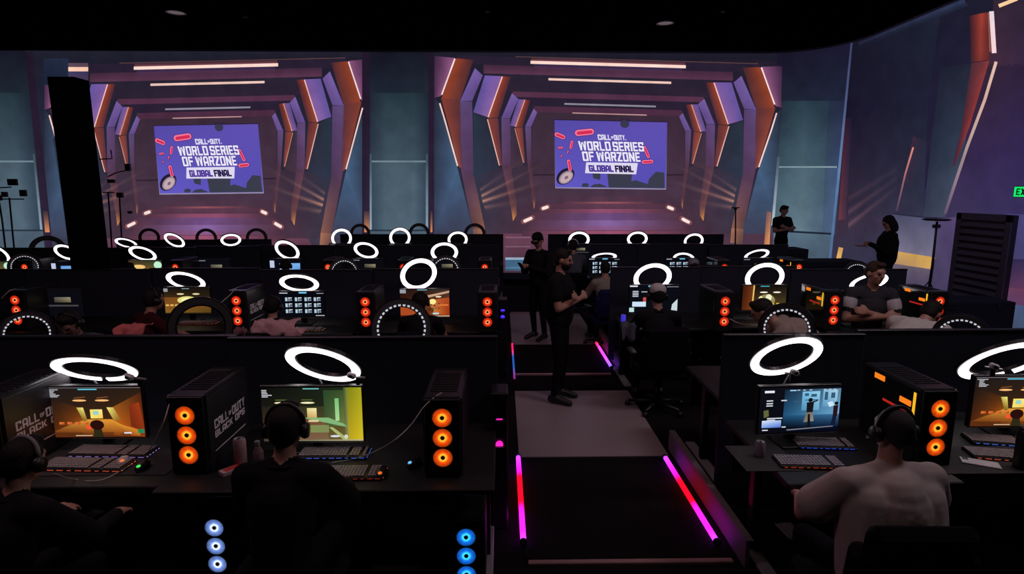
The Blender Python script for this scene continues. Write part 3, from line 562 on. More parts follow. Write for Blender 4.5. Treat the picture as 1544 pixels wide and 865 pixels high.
def colour_tube(name, x, y0, y1, stops, label, r=0.02, zs=0.03):
    t = thing(name, label, 'light tube', (x, (y0+y1)/2, 0.012), 0, 'coloured light tubes along the aisle'); ln = y1-y0; n = 40; V_, Fs, Cs = [], [], []
    for i in range(n+1):
        k = i/n; y = -ln/2+ln*k
        for j in range(10):
            a = 2*math.pi*j/10; V_.append((r*math.cos(a), y, zs+r*math.sin(a)))
            for (k0, c0), (k1, c1) in zip(stops, stops[1:]):
                if k0 <= k <= k1+1e-9:
                    q = (k-k0)/(k1-k0); Cs.append(tuple((c0[h]+(c1[h]-c0[h])*q) for h in range(3))+(1,)); break
    for i in range(n):
        for j in range(10): Fs.append((i*10+j, i*10+(j+1) % 10, (i+1)*10+(j+1) % 10, (i+1)*10+j))
    me = bpy.data.meshes.new('glowing_tube'); me.from_pydata(V_, [], Fs); at = me.color_attributes.new('col', 'FLOAT_COLOR', 'POINT'); at.data.foreach_set('color', np.array(Cs, dtype=np.float32).ravel()); me.materials.append(TUBEM)
    link('glowing_tube', me, t)
    for s in (-1, 1): part('end_cap', MB().cyl((0, s*ln/2, zs), (0, s*(ln/2+0.025), zs), r*1.25, 12), PLAST, t)
    for s in (-0.6, 0.6): part('mounting_clip', MB().box((0, s*ln/2, zs*0.45), (r*1.6, 0.03, zs*0.9)), PLAST, t)
    return t
VI, MA, RE, PU = (0.35, 0.05, 2.2), (2.2, 0.03, 1.9), (2.6, 0.005, 0.03), (0.9, 0.10, 2.2)
colour_tube('light_tube_bar', PZ(785, 750, 0.03).x, PZ(790, 818, 0.03).y, PZ(782, 691, 0.03).y, [(0, PU), (0.08, MA), (0.25, MA), (0.38, RE), (0.70, RE), (0.84, MA), (1, PU)], 'magenta and red glowing tube on the left edge of the nearest aisle ramp')
colour_tube('light_tube_bar', PZ(1040, 752, 0.03).x, PZ(1080, 818, 0.03).y, PZ(1003, 692, 0.03).y, [(0, PU), (0.08, MA), (0.27, MA), (0.40, RE), (0.66, RE), (0.82, MA), (1, PU)], 'magenta and red glowing tube on the right edge of the nearest aisle ramp')
colour_tube('light_tube_bar', PZ(911, 537, 0.03).x, PZ(925, 555, 0.03).y, PZ(897, 518, 0.03).y, [(0, (0.4, 0.2, 2.2)), (0.45, (1.4, 0.1, 2.2)), (0.8, (2.2, 0.1, 0.9)), (1, (2.4, 0.02, 0.1))], 'violet to red glowing tube on the right edge of the farther ramp')
colour_tube('light_tube_bar', PZ(774, 545, 0.03).x, PZ(772, 574, 0.03).y, PZ(776, 519, 0.03).y, [(0, (0.4, 0.01, 0.3)), (0.3, (0.02, 0.12, 0.5)), (0.6, (0.02, 0.12, 0.5)), (0.8, (1.6, 0.02, 0.2)), (1, (2.0, 0.02, 0.2))], 'dim blue glowing tube on the left edge of the farther ramp', r=0.012)
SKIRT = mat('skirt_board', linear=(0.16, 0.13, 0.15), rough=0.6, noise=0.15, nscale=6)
for i, (y0, y1, lb) in enumerate(((3.3, 5.0, 'low black skirt board catching red and violet light beside the right tube'), (7.2, 8.9, 'low black skirt board catching blue and red light beside the farther right tube'))):
    b = MB(); b.box((0, 0, 0.09), (0.03, y1-y0, 0.18), bev=0.004); b.box((0.01, 0, 0.185), (0.05, y1-y0, 0.01)); tag(link('skirt_board', b.mesh('skirt_board', SKIRT), None, (1.535, (y0+y1)/2, 0)), lb, 'board', 'skirt boards along the aisle')
b = MB(); b.box((0, 0, 0.06), (22.0, 1.2, 0.12), bev=0.01); o = link('stage', b.mesh('stage', FLOORM), None, (-4.4, 15.2, 0)); tag(o, 'low black stage platform along the foot of the picture wall', 'stage')

# downlights, switched off; weak lens emission stands in for their pale reflection
for px, py, lb in ((265, 18, 'faint round ceiling downlight above the left tunnel picture'), (1003, 34, 'faint round ceiling downlight above the right tunnel picture'), (735, 17, 'tiny ceiling downlight between the two tunnel pictures'), (370, 25, 'tiny ceiling downlight right of the one above the left tunnel'), (1090, 17, 'tiny ceiling downlight right of the one above the right tunnel')):
    q = PZ(px, py, ZT); big = 'faint' in lb; r = 0.17 if big else 0.05
    t = thing('downlight', lb, 'downlight', tuple(q), 0, 'round ceiling downlights')
    part('rim', MB().lathe([(r*1.15, 0), (r*1.15, -0.02), (r, -0.025), (r, 0)], n=24), PLAST, t)
    part('lens', MB().lathe([(0.001, -0.012), (r*0.99, -0.006)], n=24), emis('downlight_lens', (96, 84, 88) if big else (40, 38, 42), 1.0) if big else emis('downlight_lens_dim', (44, 40, 44)), t)
# ------------------------------------------------------------------ monitor pictures (u right, v down, unit square)
def G4(u0, v0, u1, v1): return R4(u0, v0, u1, v1)
def art_corridor(A, tint=1.0):
    A.quad(G4(0, 0, 1, 1), [(30, 26, 26), (40, 28, 20), (90, 44, 14), (64, 34, 16)], 0, 4)
    A.quad([(0, 0.2), (0.36, 0.42), (0.36, 0.66), (0, 0.9)], [(28, 22, 20), (84, 44, 18), (150, 74, 20), (70, 34, 14)], 1, 3)
    A.quad([(1, 0.1), (0.68, 0.40), (0.68, 0.66), (1, 1)], [(70, 30, 16), (150, 90, 30), (190, 96, 24), (140, 56, 16)], 1, 3); A.quad([(0.86, 0.36), (0.97, 0.3), (1, 0.9), (0.86, 0.78)], [(130, 44, 20), (160, 60, 26), (140, 50, 20), (110, 40, 18)], 2)
    A.quad([(0, 0.9), (0.36, 0.64), (0.66, 0.64), (1, 1)], [(110, 56, 20), (230, 160, 60), (226, 150, 50), (150, 74, 24)], 1, 4); A.quad(G4(0, 0.9, 1, 1), (90, 44, 18), 1, 3)
    for u in (0.34, 0.58): A.ellipse(u, 0.26, 0.075, 0.02, 0, (255, 190, 120), 3); A.quad([(u-0.05, 0.20), (u+0.06, 0.18), (u+0.07, 0.2), (u-0.06, 0.225)], (120, 70, 40), 2)
    A.quad([(0.30, 0.40), (0.37, 0.40), (0.40, 0.66), (0.36, 0.68)], [(200, 190, 90), (250, 240, 130), (150, 110, 40), (120, 90, 30)], 3); A.quad([(0.62, 0.40), (0.69, 0.40), (0.76, 0.66), (0.68, 0.66)], [(250, 240, 130), (200, 190, 90), (140, 90, 34), (170, 130, 50)], 3)
    A.quad(G4(0.44, 0.44, 0.57, 0.62), [(250, 220, 90), (255, 240, 150), (250, 200, 80), (255, 230, 120)], 3); A.quad(G4(0.47, 0.47, 0.53, 0.55), (150, 210, 200), 4)
    for i in range(4): A.quad(G4(0.10+i*0.085, 0.69, 0.155+i*0.085, 0.74), [(240, 130, 60), (200, 90, 40), (170, 70, 30), (220, 100, 50)], 4, 1)
    A.ellipse(0.50, 0.75, 0.075, 0.10, 0, (40, 14, 12), 6); A.quad([(0.46, 0.82), (0.54, 0.82), (0.56, 1), (0.45, 1)], (46, 40, 22), 5); A.ellipse(0.41, 0.80, 0.03, 0.04, 0, (250, 80, 50), 5)
    A.quad([(0.68, 0.70), (0.95, 0.86), (0.95, 0.97), (0.86, 0.97)], [(220, 150, 50), (210, 130, 40), (180, 110, 40), (150, 80, 30)], 4); A.quad(G4(0.93, 0.84, 1, 0.92), (40, 130, 80), 6)
    A.quad(G4(0.34, 0.025, 0.54, 0.05), (90, 190, 210), 6)
    for i, wd in enumerate((0.10, 0.06, 0.05, 0.07, 0.11, 0.09)): A.quad(G4(0.01 if i == 0 else 0.035, 0.035+i*0.028, 0.03+wd, 0.05+i*0.028), (190, 190, 200), 6, 1)
    A.quad(G4(0.26, 0.955, 0.44, 0.972), (220, 190, 150), 6, 1); A.quad(G4(0.78, 0.9, 0.86, 0.93), (230, 220, 230), 6, 1); A.quad(G4(0.0, 0.0, 1, 0.012), (120, 110, 120), 6, 2)
def art_hall(A):
    A.quad(G4(0, 0, 1, 1), [(14, 16, 14), (40, 60, 34), (120, 104, 50), (70, 54, 40)], 0, 4); A.quad(G4(0, 0, 0.82, 0.35), [(12, 12, 12), (30, 40, 24), (34, 40, 26), (24, 22, 18)], 1)
    A.quad(G4(0.62, 0.05, 0.84, 0.72), [(40, 70, 40), (60, 80, 40), (120, 130, 70), (60, 84, 50)], 2); A.quad(G4(0.73, 0.2, 0.77, 0.62), [(120, 190, 120), (120, 190, 120), (170, 220, 150), (170, 220, 150)], 3, 2)
    A.quad(G4(0.84, 0, 1, 1), [(120, 126, 26), (164, 160, 30), (214, 190, 34), (190, 160, 30)], 3); A.quad(G4(0.82, 0, 0.855, 1), [(60, 80, 40), (110, 130, 70), (150, 150, 90), (110, 110, 60)], 4)
    A.quad([(0.40, 0.56), (0.66, 0.56), (0.84, 0.70), (0.84, 0.74)], (130, 180, 120), 4); A.quad([(0.40, 0.58), (0.62, 0.58), (0.66, 1), (0.36, 1)], [(110, 60, 44), (120, 80, 50), (120, 100, 70), (120, 90, 70)], 3)
    A.quad(G4(0.44, 0.70, 0.66, 0.84), (126, 140, 84), 4); A.quad([(0.66, 0.74), (0.70, 0.74), (0.86, 0.98), (0.80, 0.98)], (170, 180, 110), 5)
    A.quad(G4(0.45, 0.38, 0.545, 0.56), [(230, 220, 150), (250, 240, 180), (210, 170, 110), (200, 160, 90)], 4); A.quad(G4(0.46, 0.6, 0.56, 0.64), (220, 200, 150), 5, 1)
    for u in (0.20, 0.46): A.ellipse(u, 0.28, 0.07, 0.018, 0, (246, 240, 190), 5); A.quad(G4(u-0.06, 0.22, u+0.05, 0.235), (90, 110, 50), 4, 1)
    A.quad(G4(0.42, 0.01, 0.58, 0.03), (110, 190, 190), 5, 1)
    for i, wd in enumerate((0.05, 0.05, 0.06, 0.10, 0.06)): A.quad(G4(0.01, 0.04+i*0.03, 0.01+wd, 0.055+i*0.03), (210, 210, 220), 5, 1)
    A.ellipse(0.72, 0.91, 0.05, 0.02, 0, (220, 226, 240), 6); A.ellipse(0.83, 0.92, 0.02, 0.04, 0, (210, 216, 200), 6); A.quad(G4(0, 0.975, 1, 1), [(60, 60, 50), (180, 170, 140), (200, 190, 150), (60, 60, 50)], 5, 2)
def art_menu(A):
    A.quad(G4(0, 0, 1, 1), [(14, 14, 22), (10, 14, 24), (6, 10, 30), (10, 10, 16)], 0, 4)
    A.quad(G4(0.30, 0.05, 1, 0.62), [(20, 40, 60), (90, 130, 160), (110, 170, 210), (30, 80, 120)], 1, 5); A.quad(G4(0.30, 0.62, 1, 0.90), [(30, 80, 120), (60, 110, 150), (10, 30, 60), (8, 14, 26)], 1, 5)
    A.quad(G4(0.52, 0.10, 0.74, 0.52), [(120, 190, 230), (150, 205, 235), (110, 170, 205), (80, 140, 180)], 2, 3); A.quad(G4(0.78, 0.08, 0.96, 0.45), [(140, 190, 220), (170, 210, 230), (120, 170, 200), (90, 150, 190)], 2, 3)
    for u0, v0, u1, v1 in ((0.55, 0.14, 0.6, 0.2), (0.63, 0.16, 0.7, 0.22), (0.8, 0.12, 0.84, 0.3), (0.88, 0.14, 0.93, 0.26), (0.56, 0.28, 0.72, 0.3), (0.42, 0.3, 0.5, 0.33)): A.quad(G4(u0, v0, u1, v1), (50, 90, 120), 3, 1)
    A.quad([(0.84, 0.36), (0.90, 0.33), (0.93, 0.42), (0.87, 0.46)], (200, 230, 245), 4, 1)
    # figures: standing player picture with a rifle, and a second one at the edge
    A.ellipse(0.625, 0.29, 0.028, 0.045, 0, (14, 14, 20), 5); A.quad([(0.58, 0.34), (0.67, 0.33), (0.665, 0.56), (0.585, 0.56)], (20, 20, 26), 5, 1); A.quad([(0.65, 0.32), (0.72, 0.285), (0.722, 0.305), (0.65, 0.36)], (16, 16, 20), 6, 1)
    A.quad([(0.585, 0.56), (0.665, 0.56), (0.685, 0.76), (0.555, 0.78)], [(110, 104, 96), (120, 112, 100), (150, 144, 130), (120, 116, 106)], 5, 2); A.quad([(0.605, 0.6), (0.63, 0.6), (0.65, 0.9), (0.61, 0.9)], (16, 16, 24), 6, 1)
    A.ellipse(0.955, 0.38, 0.024, 0.04, 0, (16, 12, 18), 5); A.quad([(0.92, 0.43), (0.98, 0.42), (0.975, 0.66), (0.92, 0.66)], (40, 18, 26), 5, 1); A.quad([(0.92, 0.66), (0.97, 0.66), (0.96, 0.86), (0.9, 0.88)], (20, 26, 50), 5, 1)
    A.quad(G4(0.05, 0.06, 0.17, 0.11), (230, 230, 240), 5, 1); A.quad(G4(0.36, 0.055, 0.44, 0.08), (160, 210, 240), 5, 1)
    for u in (0.45, 0.52, 0.60, 0.78, 0.84, 0.9): A.quad(G4(u, 0.055, u+0.035, 0.075), (190, 200, 220), 5, 1)
    for u0, v, u1 in ((0.08, 0.27, 0.16), (0.08, 0.33, 0.16), (0.08, 0.38, 0.16), (0.26, 0.27, 0.33), (0.10, 0.66, 0.29), (0.10, 0.70, 0.2), (0.29, 0.86, 0.34), (0.05, 0.92, 0.12)): A.quad(G4(u0, v, u1, v+0.025), (214, 216, 226), 5, 1)
    A.quad(G4(0.04, 0.72, 0.28, 0.88), [(220, 230, 250), (170, 200, 246), (70, 110, 200), (120, 160, 230)], 4, 2); A.quad([(0.05, 0.50), (0.11, 0.48), (0.12, 0.62), (0.06, 0.66)], (96, 100, 60), 5, 1)
    A.quad([(0.35, 0.93), (0.93, 0.88), (0.94, 0.90), (0.36, 0.955)], (120, 124, 140), 5, 2)
def art_grid(A):
    A.quad(G4(0, 0, 1, 1), (8, 9, 16), 0, 2); A.quad(G4(0.02, 0.03, 0.2, 0.06), (220, 220, 235), 2, 1); A.quad(G4(0.45, 0.0, 0.62, 0.06), (110, 200, 240), 2, 1); A.quad(G4(0.84, 0.05, 1, 0.07), (170, 175, 190), 2, 1); A.quad(G4(0.8, 0.94, 1, 0.97), (190, 190, 200), 2, 1)
    for j in range(3):
        for i in range(4):
            u, v = 0.14+i*0.215, 0.22+j*0.24
            if i == 3: u -= 0.01
            A.quad(G4(u, v, u+0.05, v+0.15), (176, 200, 214), 2, 1); A.quad(G4(u+0.07, v+0.01, u+0.10, v+0.15), (140, 156, 176), 2, 1)
            A.quad(G4(u+0.07, v, u+0.15, v+0.04), (206, 214, 226), 3, 1); A.quad(G4(u+0.11, v+0.09, u+0.15, v+0.13), (150, 170, 200), 2, 1)
def art_rust(A):
    A.quad(G4(0, 0, 1, 1), [(30, 16, 12), (60, 50, 44), (150, 56, 18), (90, 36, 18)], 0, 4); A.quad([(0, 0.55), (0.3, 0.6), (0.3, 0.95), (0, 0.95)], (170, 74, 34), 1)
    A.quad([(0.55, 0.4), (1, 0.3), (1, 0.95), (0.7, 0.9)], [(200, 110, 60), (170, 70, 30), (150, 46, 14), (210, 130, 60)], 1); A.quad([(0.55, 0.22), (1, 0.05), (1, 0.12), (0.58, 0.30)], (200, 160, 130), 2, 1)
    A.ellipse(0.66, 0.45, 0.07, 0.10, 0, (255, 236, 150), 3); A.ellipse(0.5, 0.26, 0.05, 0.04, 0, (240, 210, 170), 3); A.ellipse(0.78, 0.27, 0.06, 0.03, 0, (240, 220, 180), 3)
    for i in range(26):
        u, v = random.uniform(0.45, 0.8), random.uniform(0.5, 0.92); A.ellipse(u, v, 0.02, 0.025, 0, random.choice([(60, 70, 40), (130, 130, 90), (24, 26, 18), (90, 90, 60)]), 4, None, 6)
    A.quad(G4(0.76, 0.55, 0.98, 0.6), (226, 120, 60), 4, 1); A.quad(G4(0.66, 0.86, 0.78, 0.92), (190, 220, 230), 5, 1); A.quad(G4(0.0, 0.0, 0.12, 0.14), (150, 156, 164), 4, 1); A.quad(G4(0.35, 0.0, 0.55, 0.03), (120, 180, 200), 4, 1); A.quad(G4(0.6, 0.965, 1, 1), (200, 180, 150), 4, 1)
def art_yellow(A):
    A.quad(G4(0, 0, 1, 1), [(20, 16, 14), (24, 18, 14), (70, 56, 22), (130, 90, 34)], 0, 4); A.quad(G4(0, 0.38, 1, 1), [(120, 70, 30), (150, 90, 30), (80, 60, 24), (140, 96, 34)], 1)
    A.ellipse(0.5, 0.5, 0.22, 0.16, 0, (226, 220, 130), 2); A.ellipse(0.5, 0.5, 0.13, 0.1, 0, (250, 246, 180), 3)
    for u in (0.36, 0.70): A.ellipse(u, 0.25, 0.08, 0.03, 0, (240, 226, 170), 3)
    for i in range(3): A.quad(G4(0.02+i*0.1, 0.66, 0.09+i*0.1, 0.73), (230, 180, 90), 3, 1)
    A.quad(G4(0.4, 0.03, 0.56, 0.05), (150, 190, 200), 4, 1); A.quad(G4(0, 0.03, 0.09, 0.16), (150, 150, 160), 4, 1)
def art_gold(A):
    A.quad(G4(0, 0, 1, 1), [(16, 12, 12), (20, 16, 14), (90, 76, 40), (110, 60, 30)], 0, 4); A.quad(G4(0, 0, 0.24, 1), [(60, 24, 14), (110, 54, 24), (120, 60, 26), (80, 34, 14)], 1); A.quad([(0.24, 0.0), (0.27, 0.0), (0.25, 0.9), (0.22, 0.9)], (240, 200, 110), 2, 1)
    A.ellipse(0.55, 0.62, 0.2, 0.26, 0, (150, 140, 84), 2); A.ellipse(0.6, 0.5, 0.07, 0.14, 0, (240, 240, 200), 3); A.ellipse(0.42, 0.55, 0.05, 0.12, 0, (230, 226, 170), 3)
    for u in (0.48, 0.78): A.ellipse(u, 0.28, 0.09, 0.03, 0, (246, 240, 226), 3)
    for i in range(5): A.quad(G4(0.3+i*0.12, 0.72, 0.37+i*0.12, 0.78), (230, 190, 80), 3, 1)
    A.quad(G4(0.4, 0.02, 0.6, 0.05), (70, 190, 200), 4, 1)
def art_white(A):
    A.quad(G4(0, 0, 1, 1), (10, 12, 20), 0, 2); A.quad(G4(0.06, 0.6, 0.34, 0.78), (206, 226, 246), 1, 1); A.quad([(0.88, 0.7), (0.99, 0.5), (0.99, 0.98), (0.86, 0.98)], (200, 216, 220), 1, 1); A.quad(G4(0, 0.82, 0.1, 0.98), (190, 220, 220), 1, 1)
    for i in range(4): A.quad(G4(0.06, 0.2+i*0.06, 0.18, 0.235+i*0.06), (196, 200, 214), 2, 1)
    A.quad(G4(0.24, 0.22, 0.36, 0.25), (190, 190, 200), 2, 1); A.quad(G4(0.38, 0.0, 0.62, 0.05), (120, 190, 226), 2, 1); A.quad(G4(0.76, 0.04, 1, 0.06), (150, 150, 164), 2, 1); A.quad(G4(0, 0.0, 0.16, 0.05), (226, 226, 236), 2, 1); A.quad(G4(0.28, 0.44, 0.34, 0.6), (200, 80, 70), 2, 1)
def art_blue(A):
    A.quad(G4(0, 0, 1, 1), (10, 10, 18), 0, 2); A.quad(G4(0.3, 0.25, 0.95, 0.8), [(90, 150, 220), (140, 190, 240), (60, 120, 210), (200, 230, 250)], 1, 3); A.quad([(0.3, 0.75), (0.95, 0.7), (1, 1), (0.4, 1)], (110, 60, 60), 1, 1); A.quad(G4(0, 0.1, 0.14, 0.5), (190, 200, 230), 1, 1)
def art_sand(A):
    A.quad(G4(0, 0, 1, 1), [(60, 44, 30), (40, 60, 40), (190, 130, 60), (170, 110, 50)], 0, 3); A.ellipse(0.3, 0.35, 0.2, 0.12, 0, (240, 200, 120), 1); A.ellipse(0.88, 0.25, 0.12, 0.2, 0, (190, 240, 210), 1); A.quad([(0.5, 0.5), (1, 0.4), (1, 1), (0.6, 1)], (200, 140, 60), 1, 2); A.ellipse(0.4, 0.85, 0.12, 0.18, 0, (30, 24, 18), 2)
def art_dark(A):
    A.quad(G4(0, 0, 1, 1), (10, 10, 16), 0, 2); A.quad(G4(0.05, 0.05, 0.25, 0.1), (120, 120, 130), 1, 1); A.quad(G4(0.4, 0.3, 0.75, 0.5), [(90, 88, 80), (150, 146, 120), (110, 100, 70), (60, 50, 40)], 1, 2); A.quad(G4(0.1, 0.6, 0.9, 0.66), (70, 66, 70), 1, 1)
def art_teal(A):
    A.quad(G4(0, 0, 1, 1), [(30, 90, 96), (30, 60, 70), (14, 16, 24), (40, 90, 100)], 0, 3); A.quad(G4(0, 0.3, 0.1, 0.36), (220, 226, 220), 1, 1); A.quad(G4(0, 0.7, 0.14, 0.8), (200, 210, 220), 1, 1)
def art_green(A):
    A.quad(G4(0, 0, 1, 1), [(16, 20, 18), (60, 110, 60), (26, 30, 22), (60, 40, 40)], 0, 3)
    A.ellipse(0.35, 0.3, 0.16, 0.2, 0, (150, 240, 210), 1); A.ellipse(0.62, 0.35, 0.2, 0.2, 0, (70, 150, 84), 1); A.ellipse(0.75, 0.7, 0.1, 0.06, 0, (210, 220, 200), 2)
ART = dict(corridor=art_corridor, hall=art_hall, menu=art_menu, grid=art_grid, rust=art_rust, yellow=art_yellow, gold=art_gold, white=art_white, blue=art_blue, sand=art_sand, dark=art_dark, teal=art_teal, green=art_green)
SCR = {}
def screen_mesh(kind, w_, h_):
    k = (kind, round(w_, 2))
    if k not in SCR:
        A = Art(lambda u, v, l: ((u-0.5)*w_, -0.0262-0.0006*l, (0.5-v)*h_)); ART[kind](A); SCR[k] = A.mesh('screen_picture', SCREEN)
    return SCR[k]
MM = {}
def monitor(loc, rz, w_, kind, label, group, zc=0.24):
    h_ = w_*0.5625; t = thing('monitor', label, 'monitor', loc, rz, group); k = round(w_, 2)
    if k not in MM:
        a = MB().box((0, 0, 0), (w_+0.016, 0.03, h_+0.02), bev=0.004); a.box((0, -0.0155, -h_/2-0.009), (w_+0.016, 0.004, 0.014)); a.box((0, 0.03, 0), (w_*0.5, 0.04, h_*0.5), bev=0.01)
        e = MB(); e.box((0, -0.016, h_/2+0.0065), (w_+0.012, 0.004, 0.003)); e.box((0, -0.019, -h_/2-0.012), (w_+0.012, 0.004, 0.004))
        MM[k] = (a.mesh('screen_housing', PLAST), e.mesh('bezel_edge', ALU), MB().box((0, 0.06, -0.03), (0.06, 0.05, zc+0.02), bev=0.008).mesh('stand_neck', PLAST), MB().box((0, 0.03, 0), (0.24, 0.2, 0.014), bev=0.006).mesh('stand_base', PLAST))
    hm, em, nm, bm_ = MM[k]
    hs = link('screen_housing', hm, t, (0, 0, zc)); link('bezel_edge', em, hs); link('screen', screen_mesh(kind, w_, h_), hs); link('stand_neck', nm, t, (0, 0, zc/2)); link('stand_base', bm_, t, (0, 0, 0.008)); return t
ROWN = {1: 'front row', 2: 'second row', 3: 'third row', 4: 'back row'}
ORD = ['nearest the aisle', 'second from the aisle', 'third from the aisle', 'fourth from the aisle', 'fifth from the aisle', 'sixth from the aisle', 'seventh from the aisle']
RBACK = mat('ring_back_grey', linear=(0.05, 0.05, 0.055), rough=0.6, noise=0.2)
def ring_light(px, py, zc, W, a, roll, label, desk_z=0.74, lit=True, far=False, group='ring lights glowing over the desks', gap=None, mirror=False, thick=0.118):
    tgt = (px, py, W, a, roll); cx, cy, W_, a_, ro = px, py, float(W), a, roll
    for it in range(8):
        C = P(cx, cy, zc); D = W_*zc/F; Ro = D/2; Ri = Ro*(1-2*thick); wv = (C-CAM).normalized()
        r = wv.cross(Vector((0, 0, 1))).normalized(); u = r.cross(wv); ph = math.radians(ro)
        mj = r*math.cos(ph)+u*math.sin(ph); mn = -r*math.sin(ph)+u*math.cos(ph); v = mn*a_ - wv*math.sqrt(max(0, 1-a_*a_)); n = mj.cross(v)
        if it == 7: break
        pts = []
        for k in range(48):
            t_ = 2*math.pi*k/48; p_ = C+(mj*math.cos(t_)+v*math.sin(t_))*Ro-CAM; z_ = p_.dot(cF); pts.append((772+F*p_.dot(cR)/z_, 432.5-F*p_.dot(cU)/z_))
        A_ = np.array(pts); mu = (A_.max(0)+A_.min(0))/2; Q = A_-A_.mean(0); ev, vec = np.linalg.eigh(Q.T@Q/48); Wn = 2*math.sqrt(2*ev[1]); an = math.sqrt(ev[0]/ev[1]); dv = vec[:, 1]; dv = dv if dv[0] > 0 else -dv; rn = math.degrees(math.atan2(-dv[1], dv[0]))
        cx += px-mu[0]; cy += py-mu[1]; W_ *= W/Wn
        if a < 0.93: a_ = min(0.99, max(0.04, a_*a/an)); ro += (roll-rn)*0.9
    if n.dot(-wv) < 0: n = -n
    M3 = Matrix((mj, v, n)).transposed()
    base = Vector((C.x, C.y+0.06, desk_z)); t = thing('ring_light', label, 'ring light', tuple(base), 0, group)
    off = C-base; n_ = 44 if not far else 28
    hb = MB().annulus(Ri*0.93, Ro*1.05, -0.022, 0.0, n_, M3, c=off)
    part('ring_housing', hb, PLAST, t, smooth=False)
    if lit:
        a0, a1 = (0, 2*math.pi) if gap is None else gap
        part('glowing_ring', MB().annulus(Ri, Ro, 0.0, 0.006, n_, M3, a0, a1, c=off), RINGF if far else RINGM, t)
    else:
        part('ring_back', MB().annulus(Ri, Ro, -0.03, -0.022, n_, M3, c=off) if False else MB().annulus(Ri, Ro, 0.0, 0.01, n_, M3, c=off), RBACK, t)
    low = off - v*Ro*1.02
    part('stand_pole', MB().tube([(0, 0, 0.01), (0, 0.02, low.z*0.6), (low.x*0.8, low.y*0.7+0.02, low.z*0.92), tuple(low)], 0.008, 8), STEEL, t, True)
    part('stand_foot', MB().lathe([(0.001, 0.02), (0.05, 0.018), (0.06, 0.0), (0.001, 0.0)], n=16), PLAST, t)
    return t, M3, off, Ri, Ro
def dotted_ring(px, py, zc, W, label, desk_z=0.74, dots=True, a=1.0, roll=0, lit=0.9):
    t, M3, off, Ri, Ro = ring_light(px, py, zc, W*1.22, a, roll, label, desk_z, lit=False, group='ring lights seen from behind', thick=0.105)
    if dots:
        b = MB()
        for k in range(32):
            t0 = 2*math.pi*k/32; b.annulus(Ri*0.97, Ri*1.05, 0.010, 0.014, 2, M3, t0, t0+0.11, c=off)
        part('led_dashes', b, DASH, t, kind='stuff')
    return t
DK = {}
def desk(x, y, wd, dp, label, z=0.74, rz=0.0):
    t = thing('desk', label, 'desk', (x, y, 0), rz, 'black gaming desks in rows'); k = round(wd, 2)
    if k not in DK:
        top = MB().box((0, 0, z-0.0175), (wd, dp, 0.035), bev=0.006); pn = MB().box((0, dp/2-0.03, z/2+0.15), (wd-0.1, 0.015, z-0.42)); lg = MB().box((0, 0.05, z/2-0.02), (0.05, 0.07, z-0.06), bev=0.006); ft = MB().box((0, 0, 0.013), (0.09, dp*0.85, 0.026), bev=0.008)
        DK[k] = [q.mesh(n_, m_) for q, n_, m_ in ((top, 'desk_top', BLACK), (pn, 'modesty_panel', BLACK), (lg, 'leg', STEEL), (ft, 'leg_foot', GREY))]
    a = DK[k]; link('desk_top', a[0], t); link('modesty_panel', a[1], t)
    for s in (-1, 1): l = link('leg', a[2], t, (s*(wd/2-0.06), 0, 0)); link('leg_foot', a[3], l)
    return t
def divider(x, y, wd, label, z=1.34, rz=0.0):
    t = thing('divider_screen', label, 'divider', (x, y, 0), rz, 'black felt dividers behind the desks')
    part('felt_panel', MB().box((0, 0, z/2+0.03), (wd, 0.035, z-0.06), bev=0.008), PANEL, t); part('top_rail', MB().box((0, 0, z-0.01), (wd, 0.045, 0.02), bev=0.004), PLAST, t)
    for s in (-1, 1): part('foot', MB().box((s*(wd/2-0.15), 0, 0.015), (0.06, 0.3, 0.03), bev=0.008), PLAST, t)
    return t

